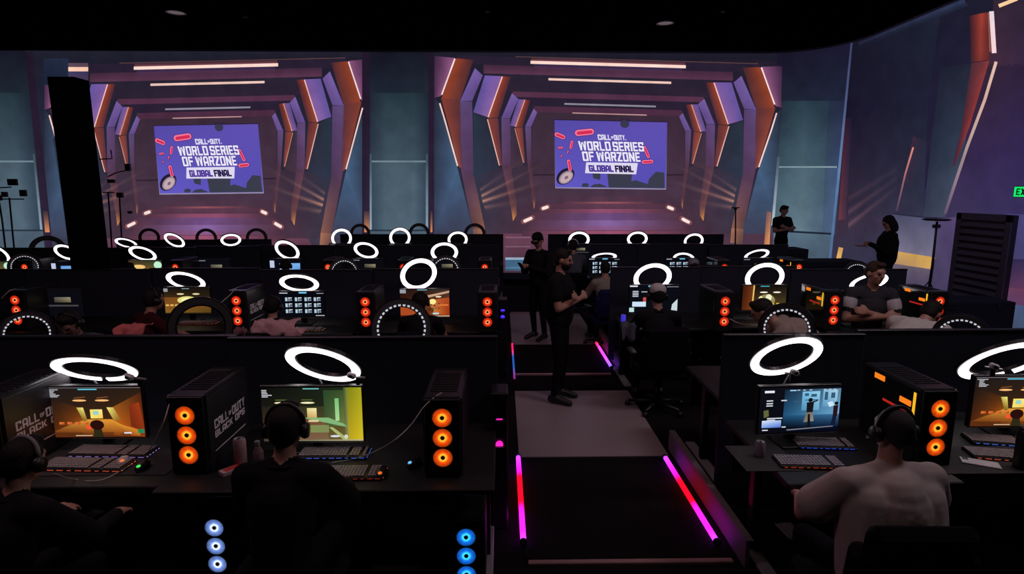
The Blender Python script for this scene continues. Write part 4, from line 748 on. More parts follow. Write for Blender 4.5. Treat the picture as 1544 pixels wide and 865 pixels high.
# stations: row, block, order from aisle, px, monitor y px, zc, monitor width, picture, ring (px, py, W, aspect, roll) or None, divider half widths
ST = [
 (1, 'left', 0, 473, 622, 3.62, 0.615, 'hall', (487, 548.5, 117, 0.36, -15), (0.74, 1.14)),
 (1, 'left', 1, 149, 619, 3.66, 0.58, 'corridor', (142, 556, 133, 0.23, -6), (1.2, 0.66)),
 (1, 'right', 0, 1202, 615, 3.70, 0.53, 'menu', (1186, 536.5, 113, 0.42, 17), (0.30, 0.72)),
 (1, 'right', 1, 1530, 603, 3.84, 0.60, 'corridor', (1516, 543, 148, 0.28, 15), (0.78, 1.6)),
 (2, 'left', 0, 641, 456, 7.15, 0.60, 'rust', (631, 413, 56, 0.80, 22), (0.75, 0.90)),
 (2, 'left', 1, 456, 458, 7.05, 0.54, 'grid', (451, 426.5, 60, 0.40, -6), (0.70, 0.73)),
 (2, 'left', 2, 284, 449, 7.2, 0.56, 'yellow', (280, 423, 61, 0.38, -13), (0.75, 0.70)),
 (2, 'left', 3, 92, 455, 7.1, 0.56, 'dark', None, (0.8, 0.80)),
 (2, 'left', 4, -80, 455, 7.1, 0.56, 'sand', None, (0.8, 0.66)),
 (2, 'right', 0, 985, 450, 7.3, 0.61, 'white', (984, 418, 58, 0.70, 14), (0.45, 0.75)),
 (2, 'right', 1, 1151, 448, 7.4, 0.56, 'gold', (1153, 418, 60, 0.70, 14), (0.68, 0.66)),
 (2, 'right', 2, 1302, 455, 7.1, 0.50, 'teal', (1310, 425, 60, 0.36, 14), (0.66, 0.86)),
 (3, 'left', 0, 671, 403, 10.4, 0.56, 'dark', (670, 380, 41, 0.70, 0), (0.70, 0.98)),
 (3, 'left', 1, 555, 403, 10.4, 0.56, 'dark', (552, 377, 38, 0.58, -16), (0.70, 0.70)),
 (3, 'left', 2, 432, 403, 10.4, 0.56, 'blue', (433, 377, 40, 0.62, -28), (0.72, 0.74)),
 (3, 'left', 3, 324, 404, 10.2, 0.56, 'dark', None, (0.62, 0.58)),
 (3, 'left', 4, 221, 406, 10.0, 0.56, 'sand', (215, 382, 44, 0.42, -17), (0.66, 0.6)),
 (3, 'left', 5, 103, 404, 9.9, 0.52, 'blue', (100, 380, 40, 0.48, -20), (0.62, 0.68)),
 (3, 'left', 6, -4, 405, 9.9, 0.52, 'sand', (-4, 384, 44, 0.5, -30), (0.8, 0.6)),
 (3, 'right', 0, 910, 402, 10.6, 0.56, 'grid', (911, 387, 38, 0.30, 4), (0.18, 0.75)),
 (3, 'right', 1, 1026, 402, 10.6, 0.56, 'grid', (1031, 390, 33, 0.55, -3), (0.68, 0.70)),
 (3, 'right', 2, 1141, 402, 10.5, 0.56, 'dark', (1141, 384, 39, 0.36, 14), (0.70, 0.80)),
 (4, 'left', 0, 692, 376, 13.1, 0.54, 'dark', (690, 361, 30, 0.8, 4), (0.62, 1.0)),
 (4, 'left', 1, 604, 376, 13.1, 0.54, 'dark', (603, 358, 32, 0.92, 0), (0.66, 0.70)),
 (4, 'left', 2, 515, 376, 13.1, 0.54, 'dark', (515, 359, 31, 0.92, 0), (0.16, 0.68)),
 (4, 'left', 3, 350, 385, 11.7, 0.50, 'green', (348, 361.5, 31, 0.56, 2), (0.56, 0.60)),
 (4, 'left', 4, 264, 385, 11.6, 0.50, 'dark', (263, 362, 34, 0.48, -26), (0.56, 0.60)),
 (4, 'left', 5, 190, 386, 11.5, 0.50, 'dark', (190, 366, 35, 0.34, -14), (0.5, 0.46)),
 (4, 'right', 0, 873, 376, 13.1, 0.54, 'dark', (873, 361, 32, 0.74, 4), (0.66, 0.68)),
 (4, 'right', 1, 960, 377, 13.1, 0.54, 'dark', (961, 360, 31, 0.70, 6), (0.66, 0.64)),
 (4, 'right', 2, 1046, 377, 13.1, 0.54, 'dark', (1046, 363, 30, 0.72, 14), (0.66, 0.86)),
]
PIC = dict(hall='yellow green hallway', corridor='orange corridor', menu='blue game menu', rust='rust coloured picture', grid='pale tile grid', yellow='yellow lit picture', dark='nearly black picture', sand='sandy picture', white='black white menu', gold='gold lit picture', teal='teal picture', blue='small blue picture', green='green picture')
STX = {}
for row, blk, k, px, py, zc, mw, kind, rg, (dl, dr) in ST:
    sz = 0.98; h = CAM.z-sz; q = P(px, py, zc); q = Vector((q.x, q.y, 0.74)); where = '%s, %s block, %s' % (ROWN[row], blk, ORD[k])
    rz = math.radians({1: 0, 2: 0, 3: 0, 4: 0}[row]); rz += math.radians(4) if (row, blk, k) == (1, 'right', 0) else 0
    zr = P(px, py, zc).z-0.74
    monitor((q.x, q.y, 0.74), rz, mw, kind, 'monitor with %s, %s' % (PIC[kind], where), 'monitors along the desk rows', zc=max(0.19, min(0.27, zr)))
    wd = dl+dr; cx = q.x+(dr-dl)/2; dy0 = q.y-0.50
    desk(cx, q.y-0.05, wd-0.02, 0.92, 'black desk, %s' % where); divider(cx, q.y+0.52, wd, 'black felt divider, %s' % where)
    STX[(row, blk, k)] = q
    if rg:
        rx, ry, W, asp, roll = rg
        tr = ring_light(rx, ry, zc+(0.04 if row == 1 else 0.12), W, asp, roll, 'lit ring light, %s' % where, far=(row > 2), gap={(1, 'left', 1): (-1.18, -1.18+2*math.pi-0.17), (1, 'right', 1): (-1.50, -1.50+2*math.pi-0.22)}.get((row, blk, k)))

# ring lights of the desks that face the stage, seen from behind over the dividers
for px, py, zc, W, dots, a, roll, lb in (
 (605, 495, 5.1, 73, True, 1, 0, 'dark ring light with dashed inner glow below the large second row round ring'),
 (1187, 496, 5.1, 70, True, 0.96, 0, 'dark ring light with dashed inner glow before the pale shirted back'),
 (1450, 509, 5.0, 74, True, 0.95, 0, 'dark ring light with dashed inner glow near the right wall desks'),
 (40, 503, 5.2, 72, True, 0.98, 0, 'dark ring light with dashed inner glow above the leftmost divider'),
 (302, 492, 5.0, 80, False, 0.98, 0, 'thick grey ring light back in front of the yellow lit monitor'),
 (519, 411, 8.7, 38, True, 1, 0, 'small dashed ring light back left of the round second row ring'),
 (672, 408, 8.7, 38, True, 1, 0, 'small dashed ring light back right of the round second row ring'),
 (37, 402, 8.7, 42, True, 1, 0, 'small dashed ring light back around the far left red fans'),
 (1293, 412, 8.8, 34, True, 0.95, 0, 'small dashed ring light back at the feet of the wall woman'),
 (72, 378, 10.9, 46, False, 0.9, 0, 'wide dark ring light back against the far left pillar picture'),
 (225, 358, 13.6, 26, False, 0.9, -10, 'thin dark ring light back, leftmost along the left tunnel floor'),
 (311, 359, 13.6, 26, False, 1, 0, 'thin dark ring light back, second along the left tunnel floor'),
 (387, 359, 13.6, 26, False, 1, 0, 'thin dark ring light back, third along the left tunnel floor'),
 (543, 352, 14.2, 24, False, 1, 0, 'thin dark ring light back just left of the middle pillar picture'),
 (632, 352, 14.2, 25, False, 1, 0, 'thin dark ring light back against the middle pillar picture'),
 (716, 353, 14.2, 26, False, 1, 0, 'thin dark ring light back just right of the middle pillar picture'),
 ):
    dotted_ring(px, py, zc, W, lb, dots=dots, a=a, roll=roll)
# desks under those rings
for px, zc, wd, lb in ((605, 5.0, 1.5, 'third from the left'), (302, 5.0, 1.5, 'second from the left'), (40, 5.1, 1.6, 'leftmost'), (1187, 5.0, 1.5, 'left of the two right ones'), (1450, 5.0, 1.6, 'right of the two right ones')):
    q = P(px, 500, zc); desk(q.x, q.y-0.10, wd, 0.7, 'black desk hidden behind the front row dividers, %s' % lb)
for px, zc, wd, lb in ((519, 8.6, 1.5, 'left of the round ring'), (672, 8.6, 1.5, 'right of the round ring'), (37, 8.6, 1.6, 'on the far left'), (1293, 8.7, 1.5, 'on the far right')):
    q = P(px, 420, zc); desk(q.x, q.y, wd, 0.7, 'black desk hidden behind the second row dividers, %s' % lb)
for px, zc, wd, lb in ((543, 14.1, 1.3, 'left of the middle pillar'), (632, 14.1, 1.3, 'at the middle pillar'), (716, 14.1, 1.25, 'right of the middle pillar'), (225, 13.5, 1.2, 'first on the left'), (311, 13.5, 1.2, 'second on the left'), (387, 13.5, 1.2, 'third on the left'), (72, 10.8, 1.5, 'at the far left pillar')):
    q = P(px, 370, zc); desk(q.x, q.y, wd, 0.6, 'black desk hidden behind the back row dividers, %s' % lb)

# ------------------------------------------------------------------ computers
TW, TD, TH = 0.215, 0.56, 0.47
body = MB(); body.box((0, 0.01, 0), (TW, TD-0.02, TH), bev=0.008)
TB = body.mesh('case_body', mat('case_metal', linear=(0.03, 0.03, 0.034), rough=0.24, metal=0.3, noise=0.1))
fp = MB(); fp.box((0, -TD/2+0.004, 0), (TW-0.012, 0.016, TH-0.01), bev=0.005); TF = fp.mesh('front_grille', BLACK)
FRING = MB().annulus(0.0555, 0.0585, -0.006, 0.004, 32, Matrix.Rotation(math.pi/2, 3, 'X')).mesh('fan_frame', STEEL)
fan_b = MB()
fan_b.add([(0, 0, 0)]+[(0.0555*math.cos(2*math.pi*j/32), 0, 0.0555*math.sin(2*math.pi*j/32)) for j in range(32)], [(0, 1+j, 1+(j+1) % 32) for j in range(32)])
for k in range(7):
    a0 = 2*math.pi*k/7; vs = []
    for rr, aa in ((0.016, a0), (0.05, a0+0.25), (0.05, a0+0.32), (0.016, a0+0.1)): vs.append((rr*math.cos(aa), -0.001 - (0.003 if aa > a0+0.2 else 0), rr*math.sin(aa)))
    fan_b.add(vs, [(0, 1, 2, 3)])
FANMESH = {}
def fan_mesh(mm):
    if mm.name not in FANMESH: FANMESH[mm.name] = fan_b.mesh('fan', mm)
    return FANMESH[mm.name]
HUB = MB().cyl((0, -0.001, 0), (0, -0.004, 0), 0.0115, 14).mesh('fan_hub', PLAST)
SIDE = MB().box((0, 0, 0), (0.004, TD-0.05, TH-0.04), bev=0.0015).mesh('side_panel', mat('side_panel_steel', linear=(0.022, 0.020, 0.024), rough=0.35, noise=0.2))
GLASS = mat('smoked_glass', linear=(0.01, 0.01, 0.012), rough=0.08, noise=0.1)
GL = MB().box((0, 0, 0), (0.004, TD-0.05, TH-0.04), bev=0.0015).mesh('glass_panel', GLASS)
GPU = [MB().box((0, 0, 0), (0.003, 0.10, 0.035), bev=0.001).mesh('graphics_card_glow', emis('gpu_orange', (255, 130, 30), 1.0)), MB().box((0, 0, 0), (0.003, 0.02, 0.16), bev=0.001).mesh('memory_glow', emis('ram_yellow', (255, 190, 40), 1.0)), MB().box((0, 0, 0), (0.003, 0.22, 0.016), bev=0.001).mesh('strip_glow', emis('strip_red', (190, 40, 30), 0.8))]
VENT = MB()
for i in range(9): VENT.box((0, -0.16+i*0.04, 0), (TW-0.06, 0.018, 0.004))
TV = VENT.mesh('top_vent', BLACK)
LM = {}
def logo_mesh(bright):
    if bright in LM: return LM[bright]
    m_ = emis('logo_print', (150, 140, 146), 0.0) if False else mat('logo_print_%d' % bright, rgb=(235, 225, 230), rough=0.5, noise=0.05)
    b = MB()
    def txt(s, y0, y1, z0, z1, sl=0.0):
        V_, Fs = letters(s); b.add([(0.003, y0+(y1-y0)*a, z1+(z0-z1)*t) for a, t in V_], [tuple(f) for f in Fs])
    txt('CALL', -0.19, -0.02, -0.022, 0.034); txt('OF', -0.012, 0.025, -0.006, 0.018); txt('DUTY', 0.034, 0.21, -0.022, 0.034); txt('BLACK OPS', -0.19, 0.20, -0.075, -0.034)
    b.box((0.002, 0.0, -0.15), (0.002, 0.40, 0.006))
    LM[bright] = b.mesh('lettering', m_); return LM[bright]
def tower(px, py, label, mm=FANO, z0=0.74, fans=(1, 1, 1), logo=False, gpu=False, rz=0.0, zc=None):
    h = CAM.z-(z0+0.24); zc = zc or h*F/math.cos(PITCH)/(py-286); q = P(px, py, zc)
    t = thing('computer_tower', label, 'computer', (q.x, q.y+TD/2+0.01, z0), rz, 'computers with glowing fans')
    b = link('case_body', TB, t, (0, 0, TH/2)); fr = link('front_grille', TF, t, (0, 0, TH/2))
    for i in range(3):
        if fans[i]:
            f = link('fan', fan_mesh(mm), t, (0, -TD/2-0.006, 0.24+(1-i)*0.118)); link('fan_hub', HUB, f); link('fan_frame', FRING, f)
    sp = link('side_panel', SIDE, t, (TW/2+0.001, 0, TH/2)); link('top_vent', TV, t, (0, 0, TH+0.001))
    if logo: link('lettering', logo_mesh(1), sp, (0, 0, 0.02))
    gp = link('glass_panel', GL, t, (-TW/2-0.001, 0, TH/2))
    if gpu:
        link('graphics_card_glow', GPU[0], gp, (-0.004, -0.15, 0.12)); link('memory_glow', GPU[1], gp, (-0.004, -0.225, 0.12)); link('strip_glow', GPU[2], gp, (-0.004, -0.06, 0.06)); link('graphics_card_glow', GPU[0], gp, (-0.004, 0.10, 0.19))
    return t
tower(667, 660, 'black computer with three orange fans on the front row desk beside the aisle')
tower(281, 656, 'black computer with orange fans and white side lettering between the two front left monitors', logo=True)
tower(-28, 660, 'black computer at the left picture edge with large white side lettering', logo=True)
tower(1415, 645, 'black computer with orange fans and glowing glass side in the front right row', gpu=True)
tower(551, 470, 'black computer with three red fans in the second row between grid and rust monitors', FANR)
tower(735, 470, 'black computer with three red fans at the aisle end of the second left row', FANR)
tower(357, 468, 'black computer with red fans and white side lettering in the second row', FANR, logo=True)
tower(24, 467, 'black computer with red fans in the second row, farthest left', FANR)
tower(1093, 469, 'black computer with red fans right of the white capped player', FANR)
tower(1258, 467, 'black computer with red fans left of the man with crossed arms', FANR, gpu=True)
tower(1416, 469, 'black computer with red fans right of the white shirted player', FANR, gpu=True)
for px, lb in ((265, 'third row left of the unlit station'), (495, 'third row left of the small dashed ring'), (608, 'third row left of the round ring'), (731, 'third row at the aisle end'), (1092, 'third row of the right block'), (1204, 'third row at the right end'), (38, 'third row inside the far left dashed ring')):
    tower(px, 413, 'computer with one red fan showing, %s' % lb, FANR, gpu=(px == 1204))
for px, lb in ((389, 'back row beside the green monitor'),): tower(px, 378, 'black computer with red fans showing, %s' % lb, FANR, zc=11.4)
tower(325, 823, 'black computer with three white lit fans on the floor under the front left desk', FANW, z0=0.02)
tower(703, 838, 'black computer with blue lit fans on the floor under the desk beside the aisle', FANB, z0=0.02)

# ------------------------------------------------------------------ keyboards, mice and small things
def keyboard(px, py, label, glow, rz=0.0, wd=0.44, z=0.742, s=0.55):
    q = PZ(px, py, z+0.012); t = thing('keyboard', label, 'keyboard', (q.x, q.y, z), math.radians(rz), 'keyboards on the front desks')
    part('keyboard_base', MB().box((0, 0, 0.009), (wd, 0.145, 0.018), bev=0.004), PLAST, t)
    kb = MB(); n = int(wd/0.0195)
    for r in range(6):
        for c in range(n):
            if c in (15, 19): continue
            kb.box((-wd/2+0.014+c*0.0192, 0.056-r*0.0215, 0.021), (0.0155, 0.0165, 0.008))
    part('keys', kb, KEYS, t, kind='stuff')
    g = MB()
    for c in range(9): g.box((-wd/2+0.03+c*(wd-0.06)/8, -0.0735, 0.010), (wd/(13 if c % 3 else 22), 0.003, 0.0035))
    part('glow_strip', g, emis('key_glow_%d_%d_%d' % glow, glow, s), t)
    g2 = MB()
    for c in range(5): g2.box((wd/2+0.001, -0.06+c*0.028, 0.010), (0.003, 0.012, 0.004))
    part('side_lights', g2, emis('key_glow2_%d_%d_%d' % glow, tuple(min(255, v+30) for v in glow), s), t)
    return t
keyboard(172, 680, 'black keyboard with violet and green edge lights nearest the orange corridor monitor', (150, 120, 200), -3, 0.5)
keyboard(132, 700, 'black keyboard with red edge lights in front of the other left keyboard', (220, 90, 60), -3, 0.5)
keyboard(505, 682, 'black keyboard with blue edge lights under the yellow green hallway monitor', (70, 110, 230), 0, 0.42)
keyboard(528, 712, 'black keyboard with dim red edge lights near the blue lit one', (150, 44, 30), 0, 0.40, s=0.5)
keyboard(1240, 668, 'black keyboard with blue edge lights under the blue menu monitor', (50, 90, 240), -5, 0.36)
keyboard(1222, 696, 'black keyboard with orange edge line beside the tan shirted player', (180, 60, 30), -4, 0.40, s=0.6)
keyboard(1515, 664, 'black keyboard with blue edge lights at the far right front desk', (90, 130, 240), -12, 0.44)
keyboard(1520, 686, 'black keyboard with red edge lights at the far right front desk', (220, 90, 60), -12, 0.44)
keyboard(300, 486, 'small keyboard with red and blue lights seen through the grey ring back', (190, 80, 70), 0, 0.44)
keyboard(462, 496, 'small keyboard with orange edge line behind the pink cloth', (170, 110, 60), 0, 0.40)
DM = mat('desk_mat', linear=(0.032, 0.031, 0.034), rough=0.85, noise=0.2, nscale=60, bump=0.2)
def desk_mat(px, py, wd, dp, label):
    q = PZ(px, py, 0.742); tag(link('desk_mat', MB().box((0, 0, 0.0015), (wd, dp, 0.003), bev=0.001).mesh('desk_mat', DM), None, (q.x, q.y, 0.741)), label, 'desk mat', 'dark desk mats')
desk_mat(165, 696, 0.86, 0.34, 'dark desk mat under the two left keyboards and the green lit mouse')
desk_mat(1500, 692, 0.9, 0.36, 'grey desk mat under the far right keyboards')
desk_mat(1150, 690, 0.34, 0.34, 'dark cloth mat under the clutter left of the blue menu monitor')
def mouse(px, py, label, m_, glow, rz=0.0):
    q = PZ(px, py, 0.76); t = thing('computer_mouse', label, 'mouse', (q.x, q.y, 0.7445), math.radians(rz), 'computer mice')
    b = MB().ell((0, 0, 0.016), (0.032, 0.060, 0.022)); b.v = [(x, y, max(z, 0.0)) for x, y, z in b.v]; part('mouse_shell', b, m_, t, True)
    part('scroll_wheel', MB().cyl((-0.004, 0.03, 0.034), (0.004, 0.03, 0.034), 0.008, 12), PLAST, t); part('mouse_glow', MB().ell((0, -0.035, 0.03), (0.012, 0.014, 0.007)), emis('mouse_glow_%d' % glow[1], glow, 1.0), t, True)
mouse(215, 702, 'black mouse with a green glowing badge right of the keyboards', PLAST, (70, 240, 90)); mouse(186, 694, 'white mouse with a small orange light between the left keyboards', WHITEP, (250, 120, 50), 25)
mouse(575, 712, 'dark mouse with an orange light in front of the aisle side computer', PLAST, (240, 110, 40)); mouse(624, 697, 'dark mouse with a pale blue light beside the aisle side computer', PLAST, (110, 190, 250), -30)
def can(px, py, z, label, m_, r=0.033, h=0.16, top=ALU):
    q = PZ(px, py, z+h/2); t = thing('drink_can', label, 'can', (q.x, q.y, z), 0, 'drink cans on the desks')
    part('can_body', MB().lathe([(0.001, 0.0), (r*0.8, 0.0), (r, 0.012), (r, h-0.016), (r*0.82, h)], n=24), m_, t, True); part('can_lid', MB().lathe([(r*0.82, h), (r*0.78, h-0.004), (0.001, h-0.004)], n=24), top, t); part('pull_tab', MB().box((0, -0.006, h), (0.014, 0.022, 0.003), bev=0.001), PLAST, t)
can(362, 681, 0.742, 'tall pale pink drink can before the lettered computer', mat('pink_can', linear=(0.5, 0.30, 0.34), rough=0.35, noise=0.2, nscale=40), 0.036, 0.17)
can(940, 479, 0.742, 'small blue lit drink can at the aisle end of the second right row', mat('blue_lit_can', linear=(0.2, 0.2, 0.5), rough=0.3, noise=0.1, emit=(70, 60, 255), estr=0.5), 0.03, 0.09)  # blue light falling on the can is put in as its own emission
can(1146, 676, 0.742, 'short pale cup left of the blue menu monitor', mat('pale_cup', linear=(0.35, 0.28, 0.35), rough=0.4, noise=0.1), 0.03, 0.10)
q = PZ(389, 683, 0.80); t = thing('small_bottle', 'small patterned drink bottle right of the pink can', 'bottle', (q.x, q.y, 0.742)); part('bottle_body', MB().lathe([(0.001, 0), (0.028, 0.0), (0.032, 0.02), (0.03, 0.07), (0.014, 0.10), (0.012, 0.115)], n=20), mat('patterned_bottle', linear=(0.22, 0.12, 0.15), rough=0.3, noise=0.9, nscale=90), t, True); part('bottle_cap', MB().lathe([(0.015, 0.115), (0.016, 0.135), (0.001, 0.138)], n=16), GREY, t)
q = PZ(350, 709, 0.75); t = thing('card_box', 'flat red and white card box lying before the pink can', 'box', (q.x, q.y, 0.742), math.radians(-38)); part('box_body', MB().box((0, 0, 0.012), (0.06, 0.13, 0.024), bev=0.002), mat('card_box_pale', linear=(0.5, 0.35, 0.36), rough=0.7, noise=0.1), t); part('red_label', MB().box((0, 0.005, 0.0247), (0.046, 0.10, 0.001)), mat('red_label', linear=(0.6, 0.05, 0.05), rough=0.6, noise=0.1), t)
q = PZ(1478, 697, 0.75); t = thing('smartphone', 'white phone lying flat on the far right front desk', 'phone', (q.x, q.y, 0.7445), math.radians(62)); part('phone_body', MB().box((0, 0, 0.004), (0.085, 0.19, 0.008), bev=0.003), WHITEP, t); part('camera_bump', MB().box((0.02, 0.07, 0.009), (0.03, 0.03, 0.003), bev=0.001), PLAST, t)
q = PZ(1518, 680, 0.80); t = thing('thermal_flask', 'tall black flask before the far right keyboards', 'flask', (q.x, q.y-0.1, 0.742)); part('flask_body', MB().lathe([(0.001, 0), (0.036, 0), (0.038, 0.02), (0.038, 0.22), (0.03, 0.235)], n=24), PLAST, t, True); part('flask_lid', MB().lathe([(0.03, 0.235), (0.032, 0.255), (0.001, 0.258)], n=24), STEEL, t, True)
for px, py, lb in ((195, 568, 'silver webcam under the leftmost front row ring light'), (530, 566, 'grey webcam clipped to the hallway monitor ring light'), (1198, 561, 'pale webcam under the ring light over the blue menu monitor'), (1499, 552, 'white square webcam under the far right ring light')):
    q = P(px, py, 3.5); t = thing('webcam', lb, 'webcam', tuple(q), math.radians(random.uniform(-20, 20)), 'webcams on the ring lights')
    part('camera_body', MB().box((0, 0, 0), (0.05, 0.035, 0.032), Matrix.Rotation(0.35, 3, 'Y'), bev=0.008), WHITEP, t); part('camera_lens', MB().cyl((0, -0.017, 0), (0, -0.024, 0), 0.010, 16), PLAST, t); part('clip_arm', MB().box((0.02, 0.05, -0.025), (0.09, 0.02, 0.008), Matrix.Rotation(0.1, 3, 'Y')), ALU, t); part('clip_post', MB().box((0.02, 0.055, -0.05), (0.02, 0.02, 0.05)), PLAST, t)
CABLE = mat('white_cable', linear=(0.55, 0.53, 0.5), rough=0.5, noise=0.05)
def cable(pts, label, r=0.0032, m_=CABLE):
    P3 = [Vector(p) for p in pts]; out = []
    for i in range(len(P3)-1):
        p0, p1, p2, p3 = P3[max(i-1, 0)], P3[i], P3[i+1], P3[min(i+2, len(P3)-1)]
        for k in range(8):
            t = k/8; out.append(0.5*((2*p1)+(p2-p0)*t+(2*p0-5*p1+4*p2-p3)*t*t+(3*p1-p0-3*p2+p3)*t**3))
    out.append(P3[-1]); base = out[0]
    tag(link('headset_cable', MB().tube([p-base for p in out], r, 6).mesh('headset_cable', m_, True), None, tuple(base)), label, 'cable', 'white headset cables')
cable([P(82, 714, 2.85), PZ(110, 722, 0.752), PZ(150, 724, 0.752), PZ(190, 705, 0.752), PZ(222, 682, 0.76), P(245, 640, 3.2), P(258, 602, 3.3), P(272, 590, 3.35), P(281, 594, 3.4)], 'white headset cable curving from the left player up to the lettered computer')
cable([PZ(500, 697, 0.752), PZ(540, 690, 0.76), P(585, 670, 3.1), P(618, 642, 3.15), P(640, 612, 3.2), P(664, 593, 3.3), P(669, 598, 3.35)], 'white headset cable rising from the blue keyboard to the aisle side computer')
cable([P(326, 462, 6.5), P(345, 446, 6.6), P(355, 436, 6.7), P(360, 440, 6.75)], 'short white cable left of the second row lettered computer', 0.005)
cable([P(1100, 480, 6.3), P(1115, 487, 6.2), P(1140, 490, 6.2), P(1160, 488, 6.2)], 'pale cable on the desk before the gold monitor', 0.005)
cable([P(2, 450, 6.6), P(12, 440, 6.6), P(22, 436, 6.7), P(25, 440, 6.75)], 'faint white cable above the far left red fans', 0.005)

# row end cabinets with indicator lamps
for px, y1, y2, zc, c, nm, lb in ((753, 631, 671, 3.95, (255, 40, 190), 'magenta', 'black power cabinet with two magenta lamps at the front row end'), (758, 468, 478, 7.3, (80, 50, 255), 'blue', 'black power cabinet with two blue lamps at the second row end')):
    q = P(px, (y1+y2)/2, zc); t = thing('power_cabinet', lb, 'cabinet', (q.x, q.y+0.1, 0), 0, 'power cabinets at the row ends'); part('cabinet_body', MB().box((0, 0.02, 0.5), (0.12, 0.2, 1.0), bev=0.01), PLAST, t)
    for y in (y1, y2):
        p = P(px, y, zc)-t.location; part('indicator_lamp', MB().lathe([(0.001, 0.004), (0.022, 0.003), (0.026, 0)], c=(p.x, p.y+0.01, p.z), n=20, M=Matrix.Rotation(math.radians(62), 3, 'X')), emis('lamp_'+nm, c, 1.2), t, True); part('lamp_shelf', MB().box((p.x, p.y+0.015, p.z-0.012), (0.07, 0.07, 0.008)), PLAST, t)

# ------------------------------------------------------------------ pillar, stands, wall fittings
t = Vector(P(122, 430, 8.2)); base = Vector((PZ(122, 500, 0).x, 0, 0))
pb = P(122, 300, 8.2); PX, PYY = pb.x, pb.y
zt = P(104, 121, 8.2).z
th = thing('black_pillar', 'wide matte black pillar standing before the left pillar picture', 'pillar', (PX-0.08, PYY+0.15, 0))
part('pillar_shaft', MB().box((0, 0, zt/2), (0.37, 0.30, zt), bev=0.01), mat('pillar_black', linear=(0.002, 0.002, 0.003), rough=0.95, noise=0.2, spec=0.05), th); part('pillar_base', MB().box((0, 0, 0.06), (0.46, 0.38, 0.12), bev=0.01), PLAST, th)
def light_stand(base, pts, heads, label, name='equipment_stand'):
    t = thing(name, label, 'stand', tuple(base), 0, 'equipment stands before the picture wall'); b = Vector(base)
    part('pole', MB().tube([Vector(p)-b for p in pts[0]], 0.018, 8), PLAST, t, True)
    for bar in pts[1:]: part('crossbar', MB().tube([Vector(p)-b for p in bar], 0.014, 8), PLAST, t, True)
    for (c, d, m_) in heads: part('lamp_head', MB().box(Vector(c)-b, d, bev=0.01), m_, t)
    for k in range(3):
        a = 2*math.pi*k/3+0.5; part('tripod_leg', MB().tube([(0, 0, 0.55), (0.4*math.cos(a), 0.4*math.sin(a), 0.02)], 0.012, 6), PLAST, t)
Q_ = lambda x, y, z=13.6: P(x, y, z)
b0 = PZ(24, 440, 0); g = lambda x, y: P(x, y, (P(24, 400, 13.6)-CAM).length and 13.6)
TABM = mat('stand_device', linear=(0.05, 0.06, 0.08), rough=0.6, noise=0.1); TABK = mat('stand_device_black', linear=(0.008, 0.008, 0.01), rough=0.6, noise=0.1)
def foot(px, zc): p = P(px, 400, zc); return Vector((p.x, p.y, 0))
light_stand(foot(22, 13.6), [[foot(22, 13.6), g(18, 340), g(14, 298)], [g(-4, 300), g(36, 300)], [g(-4, 283), g(17, 282)]], [(g(19, 274.5), (0.22, 0.06, 0.15), TABK), (g(7, 293), (0.14, 0.05, 0.12), TABM), (g(35, 291), (0.16, 0.05, 0.15), TABM)], 'tall stand with square devices before the far left pillar picture')
light_stand(foot(6, 12.9), [[foot(10, 12.9), P(3, 330, 12.9), P(-2, 300, 12.9)]], [(P(-4, 298, 12.9), (0.2, 0.06, 0.12), TABK)], 'slanted black stand at the far left beside the square device stand')
light_stand(foot(168, 13.4), [[foot(168, 13.4), P(166, 330, 13.4), P(163, 290, 13.4)], [P(155, 290, 13.4), P(172, 290, 13.4)], [P(150, 240, 13.4), P(169, 239, 13.4), P(167, 226, 13.4)]], [(P(168, 273, 13.4), (0.16, 0.08, 0.08), TABK)], 'black stand with crossbar just right of the black pillar')
light_stand(foot(183, 13.8), [[foot(183, 13.8), P(182, 330, 13.8), P(180, 292, 13.8)], [P(163, 266, 13.8), P(176, 260, 13.8), P(194, 256, 13.8)]], [(P(181, 294, 13.8), (0.14, 0.08, 0.12), TABK), (P(193, 252, 13.8), (0.12, 0.08, 0.16), TABK), (P(196, 320, 13.8), (0.1, 0.06, 0.06), TABK)], 'black stand with a raised boom right of the pillar stand')
light_stand(foot(1109, 14.0), [[foot(1109, 14.0), P(1109, 350, 14.0), P(1109, 314, 14.0)], [P(1103, 313, 14.0), P(1115, 313, 14.0)]], [(P(1109, 315, 14.0), (0.06, 0.06, 0.05), TABK)], 'thin black stand left of the man at the wall')
zr_ = 11.3
t = thing('lamp_stand', 'black tripod stand with a flat round head before the right side picture', 'stand', tuple(foot(1404, zr_))); b = t.location
part('pole', MB().tube([Vector((0, 0, 0.0)), P(1406, 400, zr_)-b, P(1411, 352, zr_)-b, P(1413, 334, zr_)-b], [0.03, 0.025, 0.02, 0.02], 8), PLAST, t, True); part('round_head', MB().lathe([(0.001, 0.03), (0.2, 0.02), (0.25, 0.0), (0.2, -0.02), (0.001, -0.03)], c=P(1412, 331, zr_)-b, n=24), PLAST, t, True); part('head_bracket', MB().box(P(1412, 341, zr_)-b, (0.14, 0.06, 0.07), bev=0.01), STEEL, t)
for k in range(3): a = 2*math.pi*k/3; part('tripod_leg', MB().tube([(0, 0, 0.6), (0.35*math.cos(a), 0.35*math.sin(a), 0.02)], 0.012, 6), PLAST, t)
